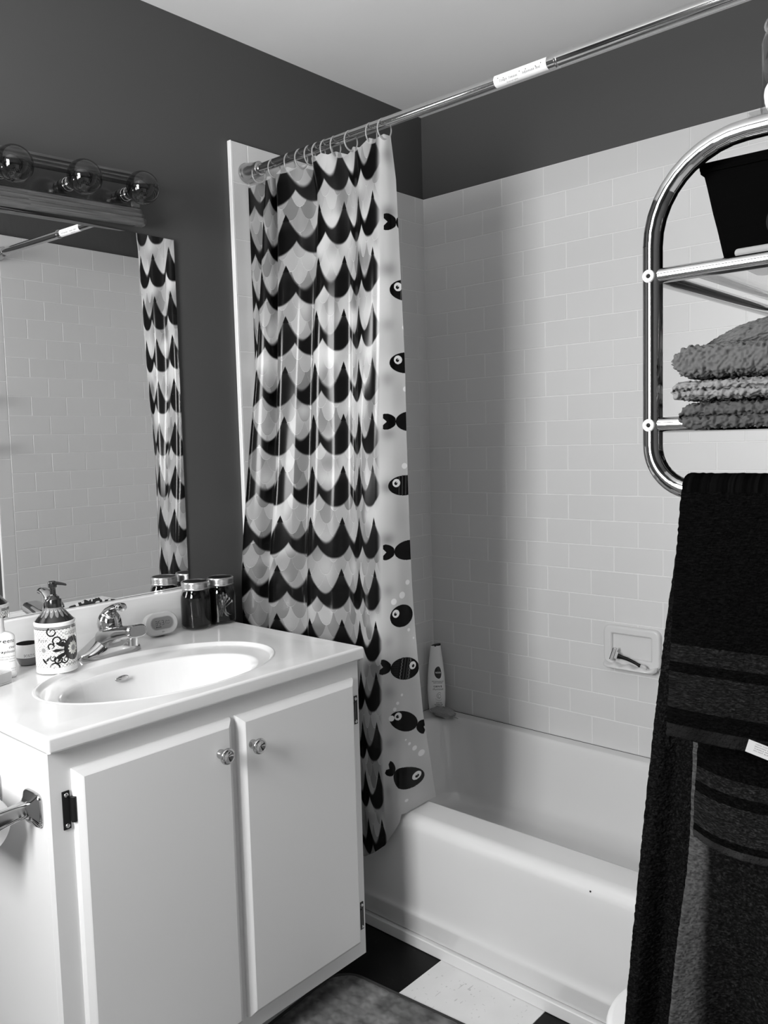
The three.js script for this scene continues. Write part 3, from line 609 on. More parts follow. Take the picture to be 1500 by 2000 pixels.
// ------------------------------------------------------------------ bottle and pouf on the tub corner
{
  const yaw = Math.atan2(1.84, 2.31);
  const t = thing('lotion_bottle', 'tall tapered white lotion bottle with round dark emblem on the tub corner', 'bottle', [0.047, 0.349, 0.047], yaw - 0.08);
  const pr = [[0, 0.0225, 0.013], [0.003, 0.0255, 0.0155], [0.012, 0.0275, 0.017], [0.05, 0.0315, 0.019], [0.09, 0.0325, 0.0195], [0.14, 0.030, 0.0185], [0.19, 0.0245, 0.0165], [0.225, 0.020, 0.015], [0.245, 0.0182, 0.0142]];
  const at = y => { for (let i = 0; i + 1 < pr.length; i++) if (y <= pr[i + 1][0]) { const q = (y - pr[i][0]) / (pr[i + 1][0] - pr[i][0]); return [lerp(pr[i][1], pr[i + 1][1], q), lerp(pr[i][2], pr[i + 1][2], q)]; } return pr[pr.length - 1].slice(1); };
  const lab = canvasTex(512, 1024, (g, w, h) => {
    g.fillStyle = '#ebebeb'; g.fillRect(0, 0, w, h);
    g.fillStyle = '#0a0a0c'; g.beginPath(); g.ellipse(300, 400, 62, 92, 0, 0, 7); g.fill();
    g.fillStyle = '#eee'; g.font = 'bold 34px sans-serif'; g.textAlign = 'center'; g.fillText('NIVEA', 300, 412);
    g.fillStyle = '#222'; g.font = 'bold 17px sans-serif'; g.fillText('DEEP NOURISHING SERUM', 300, 540); g.fillText('BODY LOTION MILK', 300, 562);
    g.font = 'bold 44px sans-serif'; g.fillText('care &', 290, 622); g.font = 'italic 40px sans-serif'; g.fillText('illuminate', 296, 664);
    g.strokeStyle = '#777'; g.lineWidth = 5; g.beginPath(); g.ellipse(300, 745, 34, 46, 0.3, 0, 5.4); g.stroke(); g.beginPath(); g.ellipse(304, 755, 22, 28, 0, 1, 6); g.stroke();
    g.strokeStyle = '#bbb'; g.beginPath(); g.arc(300, 760, 62, 0.5, 2.6); g.stroke();
    g.fillStyle = '#222'; g.font = 'bold 20px sans-serif'; ['SKIN TONE', 'VITAMIN C AND', 'PROTECTION', '400 ml'].forEach((s, i) => g.fillText(s, 305, 868 + i * 24));
  });
  part('body', grid(48, 60, (u, v) => { const y = 0.245 * v, [a, b] = at(y), th = u * 2 * Math.PI - Math.PI, s = Math.sin(th), c = Math.cos(th); return [a * Math.sign(s) * Math.pow(Math.abs(s), 0.8), y, b * Math.sign(c) * Math.pow(Math.abs(c), 0.8)]; }, (u, v) => [clamp((u - 0.25) * 2), v]), phys(1, 0.3, { map: lab, clearcoat: 0.4 }), t);
  part('cap', merge([grid(40, 1, (u, v) => { const th = u * 2 * Math.PI; return [lerp(0.0183, 0.0005, v) * Math.sin(th), 0.2462 + v * 0.0015 + 0.004 * Math.sin(th) * (1 - v), lerp(0.0144, 0.0004, v) * Math.cos(th)]; }), grid(40, 1, (u, v) => { const th = u * 2 * Math.PI; return [0.0183 * Math.sin(th), lerp(0.2425, 0.2462 + 0.004 * Math.sin(th), v), 0.0144 * Math.cos(th)]; })]), M.black, t, 'black slanted cap');
  const pf = thing('bath_pouf', 'limp grey bath scrubber beside the white bottle on the tub corner', 'scrubber', [0.098, 0.3495, 0.078]);
  const lump = grid(64, 32, (u, v) => {
    const th = u * 2 * Math.PI, ph = v * Math.PI, s = Math.sin(ph), r = 0.85 + 0.28 * noise(u * 9, v * 7, 3, 9) + 0.1 * noise(u * 25, v * 18, 8, 25);
    return [0.048 * r * s * Math.cos(th), 0.0185 + 0.0175 * r * Math.cos(ph) * (1 - 0.3 * Math.exp(-((u - 0.5) ** 2) * 30)), 0.026 * r * s * Math.sin(th)];
  }, null, true);
  part('mesh_body', lump, std(0.3, 0.9, { bumpMap: orange, bumpScale: 0.004 }), pf);
  part('cord_loop', tube([[0.03, 0.02, 0], [0.05, 0.014, 0.006], [0.062, 0.006, -0.004], [0.05, 0.004, -0.012], [0.03, 0.012, -0.008]], 0.0016, 40, 8), std(0.3, 0.8), pf);
}

// ------------------------------------------------------------------ things on the vanity top
const TOP = 0.8458;
{ // soap bottle
  const yaw = Math.atan2(1.7371, 0.8566);
  const t = thing('soap_pump_bottle', 'hand soap pump bottle with ornate black floral print on the sink top', 'soap dispenser', [0.154, TOP + 0.0015, 1.498], yaw);
  const R = 0.0425, H = 0.1075;
  const lab = canvasTex(2048, 820, (g, w, h) => {
    g.fillStyle = '#f4f4f2'; g.fillRect(0, 0, w, h);
    g.fillStyle = '#8c8c8c'; g.fillRect(0, 62, w, 34); g.fillStyle = '#3a3a3a'; g.fillRect(0, 92, w, 10); g.fillRect(0, 56, w, 6);
    // lattice
    g.strokeStyle = '#222'; g.lineWidth = 4.5; for (let x = -900; x < w + 900; x += 62) { g.beginPath(); g.moveTo(x, 102); g.lineTo(x + 620, 735); g.stroke(); g.beginPath(); g.moveTo(x, 735); g.lineTo(x + 620, 102); g.stroke(); }
    g.fillStyle = '#4a4a4a'; g.fillRect(0, 728, w, 34); g.fillStyle = '#111'; for (let x = 0; x < w; x += 26) { g.beginPath(); g.arc(x, 745, 10, 0, 7); g.fill(); }
    const curl = (x, y, r, a, ccw) => { g.lineWidth = 24; g.strokeStyle = '#0c0c0c'; g.lineCap = 'round'; g.beginPath(); g.arc(x, y, r, a, a + 3.9 * (ccw ? -1 : 1), ccw); g.stroke(); g.lineWidth = 14; g.beginPath(); g.arc(x + r * 0.35, y, r * 0.55, a + 3, a + 6, ccw); g.stroke(); };
    const leaf = (x, y, len, a) => { g.save(); g.translate(x, y); g.rotate(a); g.fillStyle = '#0c0c0c'; g.beginPath(); g.moveTo(0, 0); g.quadraticCurveTo(len * 0.5, -len * 0.3, len, 0); g.quadraticCurveTo(len * 0.5, len * 0.3, 0, 0); g.fill(); g.restore(); };
    const flower = (x, y, r, dark) => {
      if (dark) { g.fillStyle = '#070707'; g.beginPath(); g.ellipse(x, y, r * 1.75, r * 1.9, 0, 0, 7); g.fill(); }
      for (let k = 0; k < 12; k++) { const a = k * Math.PI / 6; g.fillStyle = dark ? '#e6e6e0' : '#c9c9c9'; g.beginPath(); g.ellipse(x + r * 0.72 * Math.cos(a), y + r * 0.72 * Math.sin(a), r * 0.36, r * 0.22, a, 0, 7); g.fill(); g.strokeStyle = '#333'; g.lineWidth = 2; g.stroke(); }
      g.fillStyle = '#8d8d8d'; g.beginPath(); g.arc(x, y, r * 0.45, 0, 7); g.fill();
    };
    for (const X of [1290, 270]) {
      g.fillStyle = '#f4f4f2'; g.fillRect(X - 130, 120, 330, 130);
      g.fillStyle = '#222'; g.font = '78px serif'; g.fillText('GARDEN', X - 120, 205); g.font = 'bold 44px serif'; g.fillText('HAND & BODY', X - 60, 262);
      for (const [a, l] of [[-2.75, 200], [3.14, 240], [2.75, 210]]) leaf(X - 90, 440 + (a === 3.14 ? 0 : a < 0 ? -50 : 50), l, a);
      for (const dy of [-26, 26]) { g.strokeStyle = '#f4f4f2'; g.lineWidth = 14; g.beginPath(); g.moveTo(X - 110, 440 + dy * 0.4); g.lineTo(X - 290, 440 + dy * 1.4); g.stroke(); g.strokeStyle = '#111'; g.lineWidth = 5; g.beginPath(); g.moveTo(X - 110, 440 + dy * 0.4); g.lineTo(X - 300, 440 + dy * 1.4); g.stroke(); }
      flower(X + 40, 440, 105, true);
      curl(X - 250, 280, 62, 2.4, false); curl(X - 150, 330, 52, 1.2, true); curl(X - 240, 590, 60, 3.8, true); curl(X - 140, 600, 56, 5.2, false); curl(X - 330, 130, 66, 0.2, false); curl(X - 300, 720, 74, 3.4, false); curl(X - 340, 370, 46, 2.2, false); curl(X - 320, 560, 44, 3.9, true);
      leaf(X - 260, 640, 120, -0.9); leaf(X - 190, 300, 110, 0.6);
      flower(X - 470, 430, 80, false); leaf(X - 500, 560, 130, 0.9); leaf(X - 440, 620, 110, -0.8);
      g.fillStyle = '#333'; g.font = 'italic 84px serif'; g.fillText('Pure', X - 590, 300);
      g.font = 'bold 34px serif'; g.fillStyle = '#111'; g.fillText('OLIVE LEAF & CITRUS', X - 120, 705);
    }
  });
  const mat = phys(1, 0.22, { map: lab, clearcoat: 0.5 });
  part('body', new THREE.CylinderGeometry(R, R, H, 72, 1, true, Math.PI, Math.PI * 2).translate(0, H / 2, 0), mat, t);
  part('foot', lathe([[0, 0.0], [R - 0.003, 0.0], [R + 0.0002, 0.003], [R + 0.0002, 0.012]], 64), phys(0.85, 0.25, { clearcoat: 0.5 }), t);
  part('rim', lathe([[R + 0.0002, H - 0.006], [R + 0.0002, H - 0.001], [R - 0.001, H + 0.001], [R - 0.003, H + 0.0012]], 64), phys(0.85, 0.25, { clearcoat: 0.5 }), t);
  const cone = canvasTex(1024, 256, (g, w, h) => { g.fillStyle = '#111'; g.fillRect(0, 0, w, h); g.fillStyle = '#777'; g.fillRect(0, 0, w, 96); for (let x = 0; x < w; x += 64) { g.fillStyle = '#777'; g.beginPath(); g.ellipse(x + 32, 110, 30, 60, 0, 0, 7); g.fill(); g.strokeStyle = '#bbb'; g.lineWidth = 5; g.beginPath(); g.arc(x + 24, 120, 18, 0, 5); g.stroke(); } });
  part('shoulder', lathe([[R - 0.0025, H + 0.001], [R - 0.004, H + 0.003], [0.020, H + 0.0255], [0.0175, H + 0.0285], [0.0165, H + 0.030]], 64), phys(1, 0.2, { map: cone, clearcoat: 0.6 }), t);
  const pump = part('pump', lathe([[0.0165, H + 0.029], [0.0168, H + 0.0295], [0.0168, H + 0.046], [0.0125, H + 0.0475], [0.0125, H + 0.052], [0.0065, H + 0.0535], [0.0062, H + 0.058], [0.0060, H + 0.071], [0.0092, H + 0.0725], [0.0088, H + 0.083], [0.006, H + 0.086], [0, H + 0.0865]], 36), phys(0.012, 0.2, { clearcoat: 0.7 }), t, 'black pump head');
  part('nozzle', grid(20, 24, (u, v) => { const a = u * 2 * Math.PI; const x = lerp(-0.006, 0.029, v), w = lerp(0.0092, 0.0045, v) * (v > 0.96 ? (1 - v) / 0.04 : 1); return [x, H + 0.0815 + w * 0.55 * Math.sin(a) - 0.0065 * v * v, w * Math.cos(a)]; }, null, true), phys(0.012, 0.2, { clearcoat: 0.7 }), pump);
}
{ // cold cream jar
  const t = thing('cream_jar', 'small white cream jar with a dark lid beside the floral soap bottle', 'jar', [0.052, TOP, 1.514], Math.atan2(1.84, 0.84));
  part('base', lathe([[0, 0], [0.017, 0.0], [0.0195, 0.0025], [0.0235, 0.013], [0.0248, 0.0175], [0.0248, 0.0185]], 48), std(0.16, 0.3), t, 'grey tapered foot');
  const lab = canvasTex(1024, 128, (g, w, h) => { g.fillStyle = '#ececec'; g.fillRect(0, 0, w, h); g.fillStyle = '#555'; g.font = '42px serif'; g.fillText("POND'S", 455, 105); });
  part('body', lathe([[0.0248, 0.0185], [0.0256, 0.0215], [0.0255, 0.030], [0.0245, 0.040], [0.0228, 0.0475]], 48).rotateY(Math.PI), std(1, 0.35, { map: lab }), t);
  part('lid', lathe([[0.0228, 0.0475], [0.0227, 0.0482], [0.0222, 0.0484], [0, 0.0482]], 48), phys(0.004, 0.9, { specularIntensity: 0.1 }), t, 'flat dark lid');
}
{ // face wash bottle, cut by the edge of the view
  const yaw = 1.12;
  const t = thing('face_wash_bottle', 'white pump bottle of face wash with printed front at the backsplash', 'bottle', [0.112, TOP, 1.602], yaw);
  const lab = canvasTex(512, 640, (g, w, h) => {
    g.fillStyle = '#e9e9e9'; g.fillRect(0, 0, w, h); g.fillStyle = '#333'; g.textAlign = 'right'; g.font = 'bold 70px sans-serif'; g.fillText('Aveeno', 440, 150);
    g.font = 'italic bold 46px sans-serif'; g.fillText('clear', 440, 230); g.fillText('complexion', 440, 290); g.fillStyle = '#666'; g.font = '26px sans-serif'; ['foaming cleanser', 'salicylic acid acne', 'treatment'].forEach((s, i) => g.fillText(s, 440, 350 + i * 34)); g.font = '24px sans-serif'; g.fillText('total soy', 440, 520); g.fillText('6 FL OZ', 440, 550);
  });
  const W = 0.032, D = 0.017, Hb = 0.098;
  part('body', grid(48, 40, (u, v) => {
    const th = u * 2 * Math.PI - Math.PI, s = Math.sin(th), c = Math.cos(th), y = v * Hb, k = v > 0.86 ? Math.sqrt(Math.max(0.06, 1 - Math.pow((v - 0.86) / 0.14, 2) * 0.86)) : v < 0.04 ? lerp(0.94, 1, v / 0.04) : 1;
    return [W * k * Math.sign(s) * Math.pow(Math.abs(s), 0.62), y, D * k * Math.sign(c) * Math.pow(Math.abs(c), 0.62)];
  }, (u, v) => [clamp((u - 0.25) * 2), v]), phys(1, 0.35, { map: lab, clearcoat: 0.3 }), t);
  part('neck', lathe([[0.0135, 0.094], [0.0135, 0.104], [0.0128, 0.107], [0.0128, 0.124], [0.0100, 0.127], [0.006, 0.128], [0.006, 0.138], [0.0095, 0.139], [0.0095, 0.149], [0, 0.151]], 32), std(0.72, 0.35), t);
  part('nozzle', rbox(-0.03, 0.004, 0.140, 0.149, -0.006, 0.006, 0.003), std(0.72, 0.35), t);
  const b = thing('soap_tray', 'low translucent plastic tray standing before the face wash bottle', 'tray', [0.155, TOP, 1.652], 0.28);
  const gl = phys(0.7, 0.35, { transmission: 0.5, thickness: 0 });
  part('floor', rbox(-0.03, 0.03, 0, 0.004, -0.04, 0.04, 0.0015), gl, b);
  for (const [a, c, e, f] of [[-0.03, -0.027, -0.04, 0.04], [0.027, 0.03, -0.04, 0.04], [-0.027, 0.027, -0.04, -0.037], [-0.027, 0.027, 0.037, 0.04]]) part('side', rbox(a, c, 0.004, 0.024, e, f, 0.001), gl, b);
  const sp = thing('soap_bar', 'worn pale bar of soap lying in the low plastic tray', 'soap', [0.155, TOP + 0.0042, 1.652], 0.28);
  part('bar', new RoundedBoxGeometry(0.044, 0.018, 0.062, 4, 0.008).translate(0, 0.009, 0), std(0.45, 0.5), sp);
}
{ // shower timer clock
  const t = thing('shower_clock', 'small oval digital clock with a smiling face leaning on the backsplash', 'clock', [0.066, TOP, 1.176]);
  t.rotation.set(0, 1.5, 0);
  const inner = new THREE.Group();
  const oval = (w, h) => { const s = new THREE.Shape(), r = h / 2, a = w / 2 - r; s.moveTo(-a, -r); s.lineTo(a, -r); s.absarc(a, 0, r, -Math.PI / 2, Math.PI / 2); s.lineTo(-a, r); s.absarc(-a, 0, r, Math.PI / 2, Math.PI * 1.5); return s; };
  const put = g => g.rotateX(-0.22).translate(0, 0.0325, 0);
  part('case', put(new THREE.ExtrudeGeometry(oval(0.084, 0.050), { depth: 0.012, bevelEnabled: true, bevelSize: 0.004, bevelThickness: 0.004, bevelSegments: 5, curveSegments: 24 }).translate(0, 0, -0.012)), std(0.44, 0.4), t);
  const scr = canvasTex(768, 384, (g, w, h) => {
    g.fillStyle = '#747474'; g.fillRect(0, 0, w, h); g.fillStyle = '#040404';
    g.lineJoin = 'round'; const seg = { 3: [1, 1, 1, 1, 0, 0, 1], 5: [1, 0, 1, 1, 0, 1, 1] };
    const digit = (d, x, y, s) => { const L = s, T = s * 0.17, q = seg[d]; const H = (px, py) => g.fillRect(px, py, L, T), Vv = (px, py) => g.fillRect(px, py, T, L); if (q[0]) H(x, y); if (q[1]) Vv(x + L - T / 2, y + T / 2); if (q[2]) Vv(x + L - T / 2, y + L + T / 2); if (q[3]) H(x, y + 2 * L); if (q[4]) Vv(x - T / 2, y + L + T / 2); if (q[5]) Vv(x - T / 2, y + T / 2); if (q[6]) H(x, y + L); };
    digit(3, 150, 110, 66); digit(5, 262, 110, 66); digit(3, 374, 110, 66);
    for (let k = 0; k < 4; k++) { g.beginPath(); g.arc(170 + 48 * k, 308, 17, 0, 7); g.fill(); }
    g.lineWidth = 7; g.strokeStyle = '#151515'; g.beginPath(); g.arc(590, 190, 86, 2.6, 4.0); g.stroke(); g.beginPath(); g.arc(562, 150, 13, 0, 7); g.fill(); g.beginPath(); g.arc(628, 150, 13, 0, 7); g.fill(); g.beginPath(); g.arc(595, 185, 52, 0.25, 2.9); g.stroke();
  });
  const sg = new THREE.ShapeGeometry(oval(0.061, 0.030), 24), q = sg.attributes.position; sg.setAttribute('uv', new THREE.Float32BufferAttribute(Array.from({ length: q.count }, (_, i) => [q.getX(i) / 0.061 + 0.5, q.getY(i) / 0.030 + 0.5]).flat(), 2));
  part('screen', put(sg.translate(0, 0.001, 0.0046)), phys(1, 0.6, { map: scr, specularIntensity: 0.3 }), t, 'grey display reading 3:53');
  const ring = oval(0.064, 0.033); ring.holes.push(oval(0.0605, 0.0295)); part('screen_bezel', put(new THREE.ExtrudeGeometry(ring, { depth: 0.0012, bevelEnabled: false }).translate(0, 0.001, 0.0038)), std(0.3, 0.3), t);
  const bt = part('button', put(new THREE.SphereGeometry(1, 16, 10).scale(0.0045, 0.0018, 0.0012).translate(0, -0.0205, 0.0043)), std(0.3, 0.4), t);
  part('stand_foot', rbox(-0.016, 0.016, 0.0, 0.012, -0.032, -0.012, 0.003), std(0.5, 0.4), t);
}
{ // mason jars
  const jarPts = [[0, 0.004], [0.028, 0.002], [0.034, 0.0], [0.0375, 0.004], [0.039, 0.012], [0.039, 0.078], [0.0385, 0.086], [0.036, 0.094], [0.0335, 0.099], [0.0325, 0.103], [0.0325, 0.122]];
  const glassM = phys(0.80, 0.02, { transmission: 1, thickness: 0, ior: 1.5 });
  const silver = std(0.62, 0.28, { metalness: 1 });
  const build = (pos, label) => {
    const t = thing('mason_jar', label, 'jar', pos);
    part('glass', lathe(jarPts, 64), glassM, t);
    part('lid_band', lathe([[0.0345, 0.1035], [0.0358, 0.1045], [0.0358, 0.107], [0.0347, 0.109], [0.0358, 0.1115], [0.0348, 0.114], [0.0358, 0.1165], [0.0358, 0.1225], [0.0345, 0.1245], [0.0315, 0.1248], [0.031, 0.1235]], 64), silver, t, 'ribbed silver screw band');
    part('lid', lathe([[0.0312, 0.1238], [0.0295, 0.1232], [0.027, 0.1236], [0, 0.1236]], 48), M.black, t, 'dark lid disc');
    return t;
  };
  const j1 = build([0.0595, TOP + 0.0006, 1.0655], 'mason jar filled with dark contents standing next to the oval clock');
  const fill = part('dark_filling', lathe([[0, 0.006], [0.030, 0.0055], [0.0355, 0.009], [0.0372, 0.014], [0.0372, 0.076], [0.0355, 0.086], [0.031, 0.095], [0.0, 0.097]], 48), phys(0.004, 0.8, { specularIntensity: 0.1 }), j1);
  const j2 = build([0.0595, TOP + 0.0006, 0.984], 'mason jar half full of cotton swabs at the end of the sink top');
  part('dark_filling', lathe([[0, 0.006], [0.030, 0.0055], [0.034, 0.009], [0.0345, 0.012], [0.0345, 0.02], [0, 0.022]], 48), phys(0.004, 0.8, { specularIntensity: 0.1 }), j2);
  part('dark_backing', grid(30, 1, (u, v) => { const a = lerp(Math.PI * 0.62, Math.PI * 1.75, u); return [0.0365 * Math.cos(a), lerp(0.008, 0.09, v), -0.0365 * Math.sin(a)]; }), phys(0.003, 0.8, { specularIntensity: 0.1 }), j2, 'dark curved sheet behind the swabs');  // dark curved sheet round the back of the jar
  const stick = std(0.3, 0.7), tipM = std(0.36, 0.9), swab = [];
  for (let i = 0; i < 34; i++) {
    const ph = rr(0, 6.283), r1 = rr(0.016, 0.0325), r2 = rr(0.010, 0.032), de = Math.PI + rr(-1.1, 1.1), y0 = rr(0.009, 0.018), L = 0.068;
    const A = V3(r1 * Math.cos(ph), y0, r1 * Math.sin(ph)), B = V3(r2 * Math.cos(ph + de), 0, r2 * Math.sin(ph + de));
    B.y = y0 + Math.sqrt(Math.max(0.0004, L * L - (B.x - A.x) ** 2 - (B.z - A.z) ** 2));
    const o = thing('cotton_swab', 'slim cotton swab standing in the mason jar at the end of the sink top', 'cotton swab', j2.position.toArray(), 0, 'cotton swabs in the mason jar');
    part('stick', cyl(A.toArray(), B.toArray(), 0.0011, 0.0011, 8), stick, o);
    for (const p of [A, B]) part('cotton_tip', new THREE.SphereGeometry(0.0024, 10, 8).scale(1, 1.6, 1).translate(p.x, p.y, p.z), tipM, o);
  }
}

// ------------------------------------------------------------------ toilet roll holder on the vanity side
{
  const z0 = 1.7145;
  const t = thing('roll_holder', 'chrome toilet roll holder screwed to the vanity side', 'roll holder');
  const post = x => {
    const secs = [[0, 0.033, 0.036, 0], [0.004, 0.033, 0.036, 0], [0.007, 0.030, 0.033, 0], [0.012, 0.021, 0.023, 0.001], [0.02, 0.0125, 0.0165, 0.002], [0.035, 0.008, 0.0165, 0.001], [0.065, 0.0068, 0.020, -0.003], [0.085, 0.0068, 0.0225, -0.006], [0.094, 0.006, 0.0215, -0.007], [0.098, 0.003, 0.01, -0.007], [0.0985, 0, 0, -0.007]];
    return grid(40, secs.length - 1, (u, v) => { const s = secs[Math.round(v * (secs.length - 1))], a = u * 2 * Math.PI, c = Math.cos(a), d = Math.sin(a), e = 0.42; return [x + s[1] * 0.95 * Math.sign(c) * Math.pow(Math.abs(c), e), 0.702 + s[3] + s[2] * 0.85 * Math.sign(d) * Math.pow(Math.abs(d), e), z0 + s[0]]; }, null, true);
  };
  part('post', post(0.478), M.chrome, t); part('post', post(0.318), M.chrome, t);
  part('roller', cyl([0.325, 0.696, z0 + 0.083], [0.471, 0.696, z0 + 0.083], 0.009, 0.009, 24), M.white, t);
  const r = thing('toilet_roll', 'white toilet paper roll hanging in the chrome holder', 'toilet roll', [0.4, 0.6856, z0 + 0.083]);
  part('paper', lathe([[0.0205, -0.052], [0.052, -0.052], [0.0535, -0.05], [0.0535, 0.05], [0.052, 0.052], [0.0205, 0.052]], 64).rotateZ(Math.PI / 2), std(0.78, 0.9), r);
  part('core', lathe([[0.0205, -0.0515], [0.0195, -0.0515], [0.0195, 0.0515], [0.0205, 0.0515]], 40).rotateZ(Math.PI / 2), std(0.3, 0.9), r);
}

// ------------------------------------------------------------------ chrome towel rack
const terry = dataTex(256, 256, (u, v) => 0.55 * noise(u * 40, v * 40, 1, 40) + 0.45 * noise(u * 80, v * 80, 2, 80), { srgb: false });
const RL = { y: 1.222, z: 1.25 };   // second rail behind the front frame
const RK = { z: 1.335, x0: 1.434, x1: 1.93, yb: 1.251, yt: 1.663, up: 1.515, low: 1.3325, back: 0.841 };
{
  const t = thing('towel_rack', 'chrome tube towel rack with rounded front frame fixed to the return wall', 'towel rack');
  const pts = [], arc = (cx, cy, r, a0, a1) => { for (let k = 0; k <= 10; k++) { const a = (a0 + (a1 - a0) * k / 10) * Math.PI / 180; pts.push(V3(cx + r * Math.cos(a), cy + r * Math.sin(a), RK.z)); } };
  arc(RK.x0 + 0.112, RK.yt - 0.112, 0.112, 180, 90); arc(RK.x1 - 0.112, RK.yt - 0.112, 0.112, 90, 0); arc(RK.x1 - 0.056, RK.yb + 0.056, 0.056, 0, -90); arc(RK.x0 + 0.056, RK.yb + 0.056, 0.056, -90, -180);
  const path = new THREE.CurvePath(); for (let i = 0; i < pts.length; i++) path.add(new THREE.LineCurve3(pts[i], pts[(i + 1) % pts.length]));
  class C extends THREE.Curve { getPoint(q) { return path.getPointAt(Math.min(q, 0.999999)); } }
  part('front_frame', new THREE.TubeGeometry(new C(), 400, 0.0121, 24, false), M.chrome, t);
  for (const y of [RK.up, RK.low]) {
    part('shelf_rail', cyl([RK.x0 + 0.008, y, RK.z], [RK.x1 - 0.008, y, RK.z], 0.0092, 0.0092, 28), M.chrome, t);
    for (const x of [RK.x0 + 0.003, RK.x1 - 0.003]) part('side_rail', cyl([x, y - 0.001, RK.z - 0.008], [x, y - 0.001, RK.back + 0.001], 0.0092, 0.0092, 28), M.chrome, t);
    part('shelf_rail', cyl([RK.x0 + 0.008, y, 0.90], [RK.x1 - 0.008, y, 0.90], 0.0075, 0.0075, 20), M.chrome, t);
    for (const x of [RK.x0, RK.x1]) part('bolt_cap', new THREE.TorusGeometry(0.0052, 0.0027, 14, 32).translate(x, y - 0.0005, RK.z + 0.0128), M.white, t, 'white plastic ring around a bolt');
    for (const x of [RK.x0, RK.x1]) part('bolt', lathe([[0, 0], [0.0035, 0.0], [0.0035, 0.0018], [0, 0.0024]], 16).rotateX(Math.PI / 2).translate(x, y - 0.0005, RK.z + 0.0112), M.black, t);
  }
  const shelf = phys(0.93, 0.02, { transmission: 1, thickness: 0, ior: 1.45 });
  part('glass_shelf', box(RK.x0 + 0.016, RK.x1 - 0.016, RK.up + 0.0095, RK.up + 0.0135, 0.86, RK.z - 0.035), shelf, t);
  for (const x of [1.52, 1.60, 1.68, 1.76]) part('shelf_rail', cyl([x, RK.low + 0.0045, RK.z - 0.006], [x, RK.low + 0.0045, 0.90], 0.005, 0.005, 16), M.chrome, t);
  part('towel_rail', cyl([1.459, RL.y, RL.z], [RK.x1 - 0.002, RL.y, RL.z], 0.0121, 0.0121, 28), M.chrome, t);
  part('glass_shelf', box(1.548, RK.x1 - 0.12, RK.yt + 0.0121, RK.yt + 0.0161, 0.86, RK.z + 0.006), shelf, t);
}
